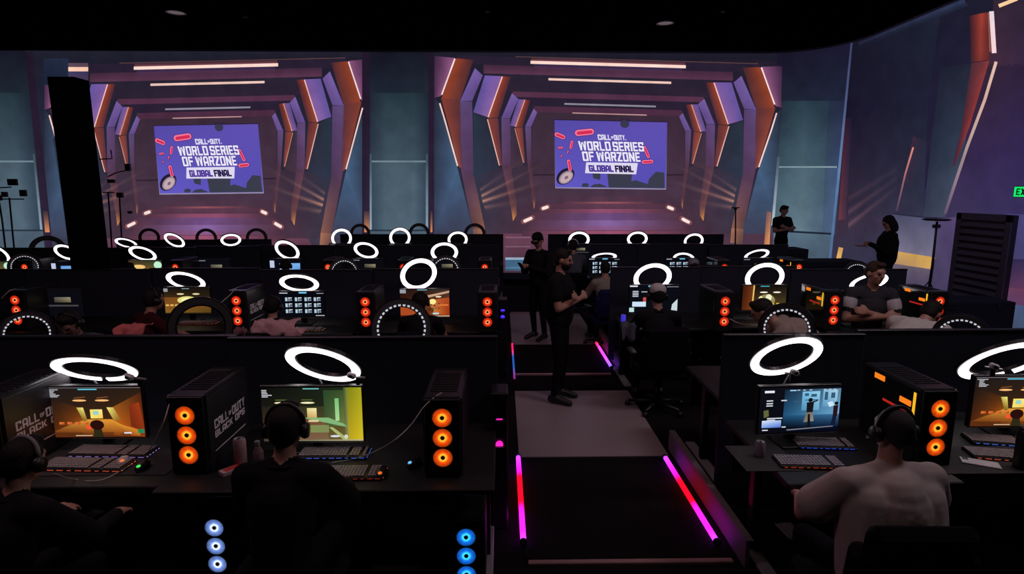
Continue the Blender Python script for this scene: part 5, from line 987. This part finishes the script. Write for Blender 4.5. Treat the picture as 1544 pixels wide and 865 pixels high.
# louvred cabinet against the right wall
p0, p1 = wall_hit(1440, 420, 0.05), wall_hit(1524, 420, 0.05); yc = (p0.y+p1.y)/2; wdt = p0.y-p1.y; ztop = wall_hit(1480, 322, 0.1).z
LV = mat('louvre_grey', linear=(0.085, 0.08, 0.13), rough=0.6, noise=0.1); LVD = mat('louvre_dark', linear=(0.03, 0.028, 0.05), rough=0.7, noise=0.1)
t = thing('louvred_cabinet', 'tall grey cabinet with louvre slats against the right side picture', 'cabinet', (WX-0.10, yc, 0)); part('cabinet_frame', MB().box((0, 0, ztop/2), (0.10, wdt, ztop), bev=0.01), LVD, t)
for s in (-1, 1): part('side_rail', MB().box((-0.06, s*(wdt/2-0.06), ztop/2), (0.03, 0.12, ztop), bev=0.005), LV, t)
part('top_rail', MB().box((-0.06, 0, ztop-0.06), (0.03, wdt, 0.12), bev=0.005), LV, t); part('bottom_rail', MB().box((-0.06, 0, 0.10), (0.03, wdt, 0.2), bev=0.005), LV, t)
SL = MB().box((0, 0, 0), (0.02, wdt-0.24, 0.09), Matrix.Rotation(0.5, 3, 'Y'), bev=0.004).mesh('slat', LV); ns = 12
for k in range(ns): link('slat', SL, t, (-0.06, 0, 0.3+(ztop-0.5)*k/(ns-1)))
# exit sign
q = wall_hit(1551, 289, 0.0); t = thing('exit_sign', 'green EXIT sign on the right side wall', 'sign', (WX-0.04, q.y, q.z)); part('sign_box', MB().box((0, 0, 0), (0.06, 0.42, 0.19), bev=0.006), PLAST, t); part('sign_face', MB().box((-0.032, 0, 0), (0.004, 0.39, 0.165)), emis('exit_green', (20, 235, 110), 1.0), t)
V_, Fs = letters('EXIT'); b = MB(); b.add([(-0.0355, 0.15-0.30*a, 0.055-0.11*u) for a, u in V_], Fs); part('lettering', b, mat('exit_print', linear=(0.01, 0.05, 0.02), rough=0.5, noise=0.1), t)
# black road cases along the right
for (xa, ya, zc, zt_, wd, lb) in ((1155, 0, 12.6, 1.12, 1.5, 'black flight case right of the back row right desks'), (1245, 0, 11.6, 0.98, 1.15, 'black flight case before the wall man'), (1455, 0, 9.3, 0.62, 1.3, 'low black flight case before the louvred cabinet')):
    q = P(xa, 400, zc); t = thing('flight_case', lb, 'case', (q.x, q.y, 0), 0, 'black flight cases'); part('case_body', MB().box((0, 0, zt_*0.45), (wd, 0.6, zt_*0.9), bev=0.01), PANEL, t); part('case_lid', MB().box((0, 0, zt_*0.95), (wd, 0.6, zt_*0.1), bev=0.01), PANEL, t)
    for s in (-1, 1): part('latch', MB().box((s*wd*0.3, -0.31, zt_*0.88), (0.08, 0.015, 0.09), bev=0.003), STEEL, t)
# cloths
def cloth(name, label, cat, c, w_, d_, m_, rz, seed, amp=0.03, drop=0.25):
    rnd = random.Random(seed); b = MB(); n = 14; V = []; ph = [rnd.uniform(0, 6) for _ in range(6)]
    for j in range(n+1):
        for i in range(n+1):
            a, t = i/n-0.5, j/n-0.5; z = amp*(math.sin(a*9+ph[0])*math.cos(t*7+ph[1])+0.6*math.sin((a+t)*17+ph[2])); yy = t*d_
            if t < -0.1: z -= drop*((-0.1-t)/0.4)**1.2; yy = -0.1*d_+(t+0.1)*d_*0.35
            V.append((a*w_*(1+0.08*math.sin(t*11+ph[3])), yy+0.03*math.sin(a*8+ph[4]), z))
    Fs = [(j*(n+1)+i, j*(n+1)+i+1, (j+1)*(n+1)+i+1, (j+1)*(n+1)+i) for j in range(n) for i in range(n)]
    me = MB().add(V, Fs).mesh(name, m_, True); o = link(name, me, None, tuple(c), (0, 0, math.radians(rz))); md = o.modifiers.new('thickness', 'SOLIDIFY'); md.thickness = 0.006
    return tag(o, label, cat)

# flat pale cover strips lying on the floor under the front desks
def strip(a, b_, w0, label):
    a, b_ = PZ(*a, 0.0), PZ(*b_, 0.0); c = (a+b_)/2; d = b_-a; t = thing('floor_strip', label, 'floor strip', (c.x, c.y, 0.0), math.atan2(d.y, d.x), 'pale floor strips'); part('strip_body', MB().box((0, 0, 0.006), (d.length, w0, 0.012), bev=0.004), GREY, t); part('strip_ridge', MB().box((0, 0, 0.014), (d.length*0.96, w0*0.25, 0.006), bev=0.002), GREY, t)
strip((100, 800), (150, 770), 0.10, 'pale grey floor strip under the left front player')
strip((1180, 790), (1212, 822), 0.12, 'pale grey floor strip left of the tan shirted player')
# ------------------------------------------------------------------ people
def rotz(a): return Matrix.Rotation(a, 3, 'Z')
def capsule_pts(mb, a, b, ra, rb):
    a, b = Vector(a), Vector(b); mb.tube([a, b], [ra, rb], 12); mb.ell(a, (ra,)*3, 12, 8); mb.ell(b, (rb,)*3, 12, 8)
class Body:
    def __init__(s): s.mb = MB(); s.pr = []
    def cap(s, a, b, ra, rb, mi): capsule_pts(s.mb, a, b, ra, rb); s.pr.append(('c', Vector(a), Vector(b), ra, rb, mi))
    def ell(s, c, r, mi, M=None, bias=0.0): s.mb.ell(c, r, 14, 10, M); s.pr.append(('e', Vector(c), Vector(r), M, bias, mi))
    def build(s, name, mats, parent, voxel=0.012, smooth=4):
        me = s.mb.mesh('tmp', mats); o = bpy.data.objects.new('tmp', me); COL.objects.link(o)
        md = o.modifiers.new('r', 'REMESH'); md.mode = 'VOXEL'; md.voxel_size = voxel; md.use_smooth_shade = True
        sm = o.modifiers.new('s', 'SMOOTH'); sm.iterations = smooth; sm.factor = 0.5
        dg = bpy.context.evaluated_depsgraph_get(); m2 = bpy.data.meshes.new_from_object(o.evaluated_get(dg)); bpy.data.objects.remove(o); bpy.data.meshes.remove(me)
        m2.name = name; n = len(m2.polygons); C = np.empty(n*3); m2.polygons.foreach_get('center', C); C = C.reshape(-1, 3); best = np.full(n, 1e9); idx = np.zeros(n, dtype=np.int32)
        for p in s.pr:
            if p[0] == 'c':
                a, b = np.array(p[1]), np.array(p[2]); d = b-a; L2 = max(d@d, 1e-9); t = np.clip((C-a)@d/L2, 0, 1); dist = np.linalg.norm(C-(a+t[:, None]*d), axis=1)-(p[3]+(p[4]-p[3])*t); mi = p[5]
            else:
                q = C-np.array(p[1])
                if p[3] is not None: q = q@np.array(p[3])
                r = np.array(p[2]); k = np.linalg.norm(q/r, axis=1); dist = (k-1)*r.min()-p[4]; mi = p[5]
            w_ = dist < best; best[w_] = dist[w_]; idx[w_] = mi
        m2.materials.clear()
        for m_ in mats: m2.materials.append(m_)
        m2.polygons.foreach_set('material_index', idx); m2.polygons.foreach_set('use_smooth', [True]*n); m2.update()
        return link(name, m2, parent)
def hand(B, wr, d, up, side, mi, curl=0.5, s=1.0):
    d = Vector(d).normalized(); up = Vector(up); up = (up-d*up.dot(d)).normalized(); lat = d.cross(up)*side
    B.cap(wr, Vector(wr)+d*0.03*s, 0.026*s, 0.03*s, mi); pc = Vector(wr)+d*0.06*s; B.cap(pc-lat*0.018*s, pc+lat*0.018*s, 0.021*s, 0.021*s, mi)
    for i, (o, l) in enumerate(((-0.033, 0.062), (-0.011, 0.075), (0.011, 0.070), (0.032, 0.055))):
        a = Vector(wr)+d*0.085*s+lat*o*s; e1 = d*math.cos(curl)-up*math.sin(curl); e2 = d*math.cos(curl*2.2)-up*math.sin(curl*2.2)
        k = a+e1*l*0.5*s; B.cap(a-d*0.02*s, k, 0.0105*s, 0.0095*s, mi); B.cap(k, k+e2*l*0.5*s, 0.0095*s, 0.0085*s, mi)
    a = Vector(wr)+d*0.03*s-lat*0.03*s; k = a-lat*0.03*s+d*0.03*s-up*0.01*s; B.cap(a, k, 0.013*s, 0.0115*s, mi); B.cap(k, k+d*0.03*s-up*0.008*s, 0.0115*s, 0.010*s, mi)
def person(label, pose, loc, rz, scale=1.0, top=TEEB, legs=JEANS, head=(0, 0, 0), arms='desk', hair='short', sleeve='short', lean=0.0, voxel=0.013, headset=False, cap=None, spread=None, headoff=(0, 0, 0), gender='m', stripe=False, beard=False, hairm=None, girth=1.0, loose=False, arm_rests=True):
    t = thing('person', label, 'person', loc, rz); t.scale = (scale,)*3; B = Body(); mats = [SKIN, top, legs, SHOE, HAIR, EYE, mat('lip', linear=(0.30, 0.10, 0.09), rough=0.5, noise=0.1), mat('white_sleeve_band', linear=(0.6, 0.55, 0.58), rough=0.9, noise=0.1)]
    V = Vector
    if pose == 'stand':
        pel, wst, chs, nk, hd = V((0, 0, .95)), V((0, 0, 1.08)), V((0, .01, 1.28)), V((0, -.01, 1.46)), V((0, .03, 1.62)); sh = V((.185, -.01, 1.40)); hip, kn, an, toe = V((.09, 0, .90)), V((.10, .03, .49)), V((.10, -.02, .08)), V((.12, .16, .035))
    else:
        pel, wst, chs, nk, hd = V((0, 0, .57)), V((0, .01, .70)), V((0, .04, .90)), V((0, .07, 1.08)), V((0, .12, 1.24)); sh = V((.185, .06, 1.02)); hip, kn, an, toe = V((.10, .04, .54)), V((.14, .44, .52)), V((.14, .40, .09)), V((.15, .57, .035))
    Rl = Matrix.Rotation(-lean, 3, 'X'); bend = lambda p: pel+Rl@(V(p)-pel)
    wst, chs, nk = bend(wst), bend(chs), bend(nk); hd = bend(hd)+V(headoff); fem = gender == 'f'; sw = 0.92 if fem else 1.0
    # torso
    for i_, (c, r) in enumerate(((pel, (.165, .125, .12)), (wst, (.152 if not fem else .125, .118, .12)), ((wst+chs)/2, (.165 if not fem else .138, .12, .15)), (chs, (.178*sw, .125, .16)), ((chs+nk)/2+V((0, 0, .0)), (.165*sw, .105, .10)))): B.ell(c, (r[0]*girth, r[1]*(1+(girth-1)*.6), r[2]), 1 if i_ else 2, Rl)
    B.cap(pel+V((0, 0, .04)), chs, .135*girth, .15*girth, 1)
    if loose:
        B.cap(bend((-.10, .0, .58)), bend((-.13, .04, .92)), .165, .135, 1); B.cap(bend((.10, .0, .58)), bend((.13, .04, .92)), .165, .135, 1); B.cap(bend((0, -.01, .62)), bend((0, .02, .96)), .15, .14, 1); B.ell(nk+V((0, -.005, -.015)), (.078, .070, .028), 1, Rl)
    B.cap(nk+V((0, 0, -.05)), nk+(hd-nk)*0.55, .056, .052, 0)
    hem = 0.55 if sleeve == 'short' else 1.0
    AR = {'desk': ((.27, .17, -.22), (.20, .40, -.25)), 'crossed': ((.25, .07, -.27), (-.05, .235, -.20)), 'phone': ((.235, .07, -.27), (.05, .30, -.16)), 'down': ((.24, 0, -.30), (.25, .05, -.56)), 'type': ((.30, .12, -.22), (.18, .36, -.27)), 'elbow': ((.21, .13, -.28), (.03, .30, -.05))}
    for s in (-1, 1):
        S = lambda p: V((p[0]*s*(1+(girth-1)*.8), p[1], p[2])); shp = bend((sh.x*s*sw*girth, sh.y, sh.z)); B.cap(shp-V((s*.08, 0, 0)), shp, .082, .070, 1); B.cap(shp, nk+V((s*.03, 0, -.02)), .060, .058, 1)
        e_, w_ = AR[arms]
        if arms == 'crossed' and s < 0: w_ = (-.07, .20, -.17)
        ac = V((0, shp.y, shp.z)); el = ac+S(e_); wr = ac+S(w_); mid = shp+(el-shp)*hem
        B.cap(shp, mid+(el-mid)*(.25 if loose else 0), .068*(1+(girth-1)*.7), (.066 if not loose else .085)*(1+(girth-1)*.7), 1)
        if sleeve == 'short': B.cap(mid, el, .046, .042, 0); B.cap(el, wr, .042, .029, 0)
        else: B.cap(el, wr, .050, .038, 1); B.cap(mid, el, .054, .05, 1)
        if stripe: a = shp+(mid-shp)*0.55; B.cap(a, a+(mid-shp)*0.3, .074, .072, 7)
        dirn = (wr-el).normalized()
        if arms == 'crossed': hand(B, wr, dirn, (0, 1, .3), s, 0, 0.5)
        elif arms in ('phone', 'elbow'): hand(B, wr, dirn, (0, -.3, 1) if arms == 'phone' else (0, 1, 0.2), s, 0, 0.9)
        else: hand(B, wr, dirn, (0, 0, 1), s, 0, 0.45)
        hp, kp, ap, tp_ = S(hip), S(kn), S(an), S(toe)
        if spread and pose == 'stand': kp, ap, tp_ = kp+V((spread*s*.5, 0, 0)), ap+V((spread*s, 0, 0)), tp_+V((spread*s, 0, 0))
        B.cap(hp, kp, .088, .060, 2); B.cap(kp, ap+V((0, 0, .05)), .060, .044, 2); B.cap(ap, tp_, .045, .036, 3); B.ell(ap+V((0, -.03, -.02)), (.04, .05, .045), 3)
    # head
    hy, hp_, hr = head; Rh = (Matrix.Rotation(hy, 3, 'Z') @ Matrix.Rotation(hp_, 3, 'X') @ Matrix.Rotation(hr, 3, 'Y')); H = lambda p: hd+Rh@V(p)
    B.ell(H((0, -.005, .02)), (.076, .096, .098), 0, Rh); B.ell(H((0, .022, -.045)), (.058, .068, .068), 0, Rh); B.ell(H((0, .055, -.085)), (.030, .028, .024), 4 if beard else 0, Rh)
    B.cap(H((0, .088, .02)), H((0, .106, -.018)), .009, .014, 0); B.ell(H((0, .078, .038)), (.052, .018, .012), 0, Rh); B.ell(H((0, .082, -.052)), (.024, .010, .008), 6, Rh, 0.004)
    for s in (-1, 1): B.ell(H((.031*s, .082, .012)), (.014, .009, .007), 5, Rh, 0.004); B.ell(H((.078*s, -.005, -.005)), (.012, .020, .030), 0, Rh); B.ell(H((.036*s, .058, -.02)), (.026, .024, .024), 0, Rh)
    if beard: B.ell(H((0, .035, -.06)), (.061, .062, .05), 4, Rh, 0.003)
    B.build('body', mats, t, voxel, 24 if loose else 4)
    if voxel <= .013: part('collar', MB().tube([nk+V((.068*math.cos(k_*math.pi/9), -.004+.064*math.sin(k_*math.pi/9), -.012-.022*math.sin(k_*math.pi/9))) for k_ in range(18)], .011, 8, closed=True), top, t, True)
    hb = Body(); hm = hairm or HAIR
    if hair == 'short': hb.ell(H((0, -.016, .042)), (.084, .098, .088), 0, Rh); hb.ell(H((0, -.05, .0)), (.078, .06, .075), 0, Rh); hb.ell(H((0, .05, .105)), (.055, .035, .028), 0, Rh)
    elif hair == 'buzz': hb.ell(H((0, -.012, .034)), (.079, .094, .088), 0, Rh); hb.ell(H((0, -.05, .0)), (.072, .055, .065), 0, Rh)
    elif hair == 'long': hb.ell(H((0, -.02, .045)), (.092, .105, .092), 0, Rh); hb.ell(H((0, -.06, -.06)), (.095, .07, .15), 0, Rh); hb.ell(H((.07, -.01, -.07)), (.03, .05, .12), 0, Rh); hb.ell(H((-.07, -.01, -.07)), (.03, .05, .12), 0, Rh)
    hb.build('hair', [hm], t, max(voxel, 0.011), 3)
    if cap is not None:
        c = MB(); c.lathe([(.088, 0.0), (.092, .02), (.088, .05), (.070, .078), (.035, .095), (.001, .099)], n=24); part('cap', c, cap, t, True, loc=H((0, -.012, .045)), rot=Rh.to_euler())
        c = MB(); n = 12; V_ = [(0.075*math.sin(a), .07+0.0*math.cos(a), .004) for a in [(-1+2*k/n)*1.2 for k in range(n+1)]]+[(0.08*math.sin(a), .065+.085*math.cos(a), -.008) for a in [(-1+2*k/n)*1.3 for k in range(n+1)]]
        c.add(V_, [(k, k+1, n+2+k, n+1+k) for k in range(n)]); br = part('cap_brim', c, cap, t, True, loc=H((0, -.005, .045)), rot=Rh.to_euler()); md = br.modifiers.new('thickness', 'SOLIDIFY'); md.thickness = .004
    if headset:
        hs = part('headset', MB().tube([H((.094*math.sin(a), -.01, .02+.10*math.cos(a)+.012)) for a in [(-1+2*k/14)*1.55 for k in range(15)]], .010, 8), headset if headset is not True else PLAST, t, True)
        for s in (-1, 1): part('ear_cup', MB().lathe([(.001, -.016), (.036, -.014), (.042, 0), (.038, .016), (.001, .02)], c=H((.094*s, -.008, -.005)), n=18, M=Rh@Matrix.Rotation(s*math.pi/2, 3, 'Y')), PLAST, hs, True)
        part('microphone_boom', MB().tube([H((-.095, .01, -.03)), H((-.088, .06, -.06)), H((-.05, .105, -.065))], .004, 6), PLAST, hs, True)
    return t
CHM = {}
def chair(loc, rz, label, fabric=None, back_h=0.72, style='gaming', arm_rests=True):
    fabric = fabric or CLOTHB; t = thing('gaming_chair', label, 'chair', loc, rz, 'black gaming chairs'); k = (fabric.name, back_h)
    if k not in CHM:
        st_ = MB(); st_.box((0, 0.02, .44), (.50, .50, .10), bev=.035); st_.box((-.235, .02, .475), (.07, .46, .08), bev=.025); st_.box((.235, .02, .475), (.07, .46, .08), bev=.025)
        bk = MB(); M = Matrix.Rotation(.14, 3, 'X'); bk.box((0, -.27, .50+back_h/2), (.46, .09, back_h), M, bev=.04); bk.box((-.215, -.245, .50+back_h*.45), (.08, .13, back_h*.62), M, bev=.03); bk.box((.215, -.245, .50+back_h*.45), (.08, .13, back_h*.62), M, bev=.03)
        pl = MB().cyl((0, 0, .08), (0, 0, .40), .028, 12); ar = MB(); ar.box((0, 0, 0), (.07, .24, .03), bev=.01); ar.box((0, -.03, -.10), (.03, .06, .18), bev=.006)
        lg = MB(); lg.tube([(0, 0, .09), (0, .30, .065)], [.028, .018], 8); wh = MB().cyl((-.022, .31, .03), (.022, .31, .03), .03, 12)
        CHM[k] = [a.mesh(n, m_, sm) for a, n, m_, sm in ((st_, 'seat', fabric, False), (bk, 'backrest', fabric, False), (pl, 'pillar', STEEL, True), (ar, 'armrest', PLAST, False), (lg, 'base_leg', PLAST, True), (wh, 'castor', PLAST, True))]
    a = CHM[k]; link('seat', a[0], t); link('backrest', a[1], t); link('pillar', a[2], t)
    for s in ((-1, 1) if arm_rests else ()): link('armrest', a[3], t, (.29*s, .0, .66))
    for i in range(5): l = link('base_leg', a[4], t, (0, 0, 0), (0, 0, 2*math.pi*i/5)); link('castor', a[5], l)
    return t
def seated(label, px, py, zc, chlabel, rz=0.0, hz=None, chair_fabric=None, back_h=0.72, rests=True, cdx=0.0, crz=None, **kw):
    """place a seated person so the head centre falls at the given spot; zc fixes how far away"""
    q = P(px, py, zc); lean = kw.get('lean', 0.0); ho = Vector(kw.get('headoff', (0, 0, 0))); pel = Vector((0, 0, .57)); hd = pel+Matrix.Rotation(-lean, 3, 'X')@(Vector((0, .12, 1.24))-pel)+ho
    sc_ = max(.86, min(1.13, q.z/hd.z)); hd = hd*sc_; o = rotz(rz)@hd; x, y = q.x-o.x, q.y-o.y; dz = q.z-hd.z
    if abs(dz) > .03: print('SEAT', label, round(dz, 3))
    kw['scale'] = sc_; p = person(label, 'sit', (x, y, max(dz, 0)), rz, **kw); dz = max(dz, 0)+(sc_-1)*.45
    c = chair((x+cdx, y, 0), rz if crz is None else crz, chlabel, chair_fabric, back_h, arm_rests=rests); c.scale = (1, 1, max(0.8, min(1.3, (0.44+dz)/0.44)))
    return p, c
BL = ' chair'
# front row players
seated('seated person in a tan T-shirt with headset, seen from behind at the blue menu monitor', 1347, 650, 2.80, 'black gaming chair under the tan shirted player', rz=0.10, top=TEET, arms='type', hair='buzz', hairm=mat('cropped_hair', linear=(0.04, 0.037, 0.038), rough=.8, noise=.4, nscale=150, bump=.4, spec=.2), headset=True, voxel=.008, back_h=.52, lean=.05, girth=1.2, loose=True, headoff=(.06, 0, 0), cdx=-.10, crz=-.04, rests=False)
seated('seated person in black with a grey headset, leaning forward at the left front desk', 36, 696, 2.72, 'black gaming chair under the left front player', rz=-0.15, top=TEEB, arms='desk', sleeve='long', headset=GREY, voxel=.010, back_h=.45, lean=.2, head=(0, -.2, 0))
seated('seated dark haired person in black covering the left half of the hallway monitor', 432, 646, 2.85, 'black gaming chair before the yellow green hallway monitor', top=TEEB, arms='desk', sleeve='long', headset=True, voxel=.012, back_h=.22, lean=.1, rests=False)
# second row players
seated('seated person in a white cap and headset in the second right row, seen from behind', 991, 446, 6.3, 'black gaming chair under the white capped player', top=TEEB, arms='desk', cap=CAPW, headset=True, voxel=.013, back_h=.50, lean=.05, head=(math.pi*0, 0, 0))
seated('seated person in a pale brown shirt bent over the gold monitor desk', 1150, 470, 6.0, 'black gaming chair under the pale brown shirted player', top=mat('pale_brown_shirt', linear=(0.34, 0.27, 0.24), rough=.95, noise=.08, nscale=25, bump=.5, spec=.1), arms='desk', lean=.70, rz=1.15, voxel=.013, back_h=.30, head=(0, -.5, 0), girth=1.2)
seated('seated person with crossed arms, black T-shirt with white sleeve bands, facing the camera', 1320, 412, 6.75, 'black gaming chair under the man with crossed arms', rz=math.pi-0.25, top=mat('charcoal_tee', linear=(0.045, 0.045, 0.055), rough=.95, noise=.2, nscale=40, bump=.4, spec=.1), arms='crossed', hair='short', hairm=mat('brown_hair', linear=(0.05, 0.03, 0.02), rough=.7, noise=.5, nscale=120, bump=.5, spec=.3), voxel=.009, back_h=.30, stripe=True, head=(0.45, -.15, 0), scale=1.0)
seated('hunched person in a white shirt right of the man with crossed arms', 1404, 472, 6.2, 'black gaming chair under the white shirted player', rz=-1.1, top=TEEW, arms='desk', lean=.8, voxel=.013, back_h=.25, head=(0, -.5, 0), girth=1.15)
seated('seated dark haired person before the rust coloured monitor in the second row', 634, 456, 6.4, 'black gaming chair before the rust coloured monitor', top=TEEB, arms='desk', voxel=.014, headset=True, back_h=.5)
seated('seated person in black before the grid of pale tiles in the second left row', 412, 462, 6.3, 'black gaming chair before the second row grid monitor', top=TEEB, arms='desk', voxel=.014, headset=True, back_h=.5)
seated('red lit seated person in a dark shirt left of the yellow lit monitor', 232, 452, 6.2, 'black gaming chair left of the yellow lit monitor', rz=-0.6, top=mat('red_lit_shirt', linear=(0.06, 0.012, 0.016), rough=.95, noise=.2, nscale=40, bump=.4, spec=.1), arms='desk', voxel=.014, headset=True, back_h=.5, lean=.1)  # dark shirt, tinted red in its colour for the red light on the player
seated('person in black facing the camera with head bowed at the far left', 105, 487, 5.3, 'black gaming chair behind the far left divider', rz=math.pi, top=TEEG, arms='desk', voxel=.014, headset=True, back_h=.45, head=(0, -.7, 0), lean=.25, hair='short')
# third row and back row players
seated('seated person in a beige hoodie on a blue backed chair, third right row', 912, 405, 8.9, 'dark blue backed gaming chair under the beige hoodie player', top=BEIGE, sleeve='long', arms='desk', voxel=.016, hair='short', chair_fabric=BLUEC, back_h=.48, rz=0.15)
seated('seated person in a dark cap before the smaller tile grid in the third right row', 1045, 402, 9.1, 'dark blue backed gaming chair under the dark capped player', top=TEEB, arms='desk', voxel=.016, cap=GREY, chair_fabric=BLUEC, back_h=.48)
seated('seated person in black before the small blue monitor in the third left row', 431, 401, 9.6, 'black gaming chair before the small blue monitor', top=TEEB, voxel=.016, headset=True, back_h=.5)
seated('seated person in black with headset left of the sandy monitor', 196, 408, 9.55, 'black gaming chair left of the sandy monitor', top=TEEB, voxel=.016, headset=True, back_h=.5)
seated('seated person in a grey shirt and white headset, back right row by the aisle', 864, 371, 11.2, 'black gaming chair under the grey shirted back row player', top=TEEG, sleeve='long', voxel=.018, headset=WHITEP, back_h=.3)
# standing people
def stand(label, px, py_feet, rz, **kw):
    q = PZ(px, py_feet, 0.0); return person(label, 'stand', (q.x, q.y, 0), rz, **kw)
stand('standing person in black with folded arms in the aisle, side view facing right', 842, 604, -math.pi/2-0.35, girth=1.15, scale=.99, top=TEEB, arms='crossed', hair='short', voxel=.009, head=(0.1, -.15, 0), beard=True, sleeve='short')
pm = stand('standing person in a dark cap looking down at a phone in the aisle', 812, 511, 2.35, girth=1.12, scale=.97, top=TEEB, sleeve='long', arms='phone', cap=TEEB, hair='short', voxel=.011, head=(0.2, -.5, 0))
c_ = pm.matrix_basis @ Vector((0, .42, 1.25)); t = thing('smartphone', 'small dark phone held by the person in the dark cap', 'phone', tuple(c_), 2.35); part('phone_body', MB().box((0, 0, 0), (.07, .012, .15), Matrix.Rotation(-.7, 3, 'X'), bev=.003), PLAST, t); part('phone_screen', MB().box((0, -.0075, 0), (.062, .001, .135), Matrix.Rotation(-.7, 3, 'X')), emis('phone_glow', (40, 44, 60), 1), t)
q = P(1177, 372, 15.0); person('standing person with folded arms before the right pillar picture', 'stand', (q.x, 14.85, .12), math.pi+0.2, scale=1.06, top=TEEB, arms='crossed', hair='short', voxel=.015, head=(0.4, -.3, 0))
q = P(1338, 380, 11.2); wp = person('standing long haired person in dark clothes reading a tablet by the right wall', 'stand', (q.x, q.y, 0), 1.25, girth=1.18, scale=1.07, top=TEEB, sleeve='long', arms='phone', hair='long', voxel=.013, head=(0.2, -.45, 0), gender='f')
c_ = wp.matrix_basis @ Vector((0, .42, 1.20)); t = thing('tablet', 'dark tablet held flat by the long haired person', 'tablet', tuple(c_), 1.25); part('tablet_body', MB().box((0, 0, 0), (.26, .19, .010), bev=.003), PLAST, t); part('tablet_screen', MB().box((0, 0, .0055), (.23, .16, .001)), emis('tablet_glow', (60, 30, 34), 1), t)

for cx_, cz_, lb_ in ((196, 5.3, 'black gaming chair under the red lit T-shirt'), (414, 5.4, 'black gaming chair under the pink jacket'), (357, 5.3, 'black gaming chair under the dusky pink towel')):
    q = P(cx_, 490, cz_); chair((q.x, q.y-.30, 0), math.pi, lb_, None, .56, arm_rests=False)
cloth('draped_shirt', 'red lit T-shirt draped below the seated player at the yellow monitor', 'shirt', P(196, 492, 5.3), .24, .26, REDLIT, 4, 3, .01, .10)
cloth('draped_jacket', 'crumpled pale pink jacket lying before the second row tile grid', 'jacket', P(414, 486, 5.4), .40, .26, PINKCL, -4, 5, .02, .10)
cloth('draped_towel', 'pale pink towel hanging beside the crumpled pink jacket', 'towel', P(444, 498, 5.3), .20, .16, PINKCL, -24, 8, .02, .16)
cloth('draped_towel', 'dusky pink towel below the small red fans at the lettered second row computer', 'towel', P(357, 498, 5.3), .16, .14, mat('dusky_cloth', linear=(0.22, 0.11, 0.12), rough=.95, noise=.1, bump=.5, spec=.1), 0, 9, .02, .10)
cloth('draped_towel', 'pale cloth hanging at the aisle end of the second right row', 'towel', P(948, 489, 6.2), .16, .14, TEEG, 0, 11, .02, .16)
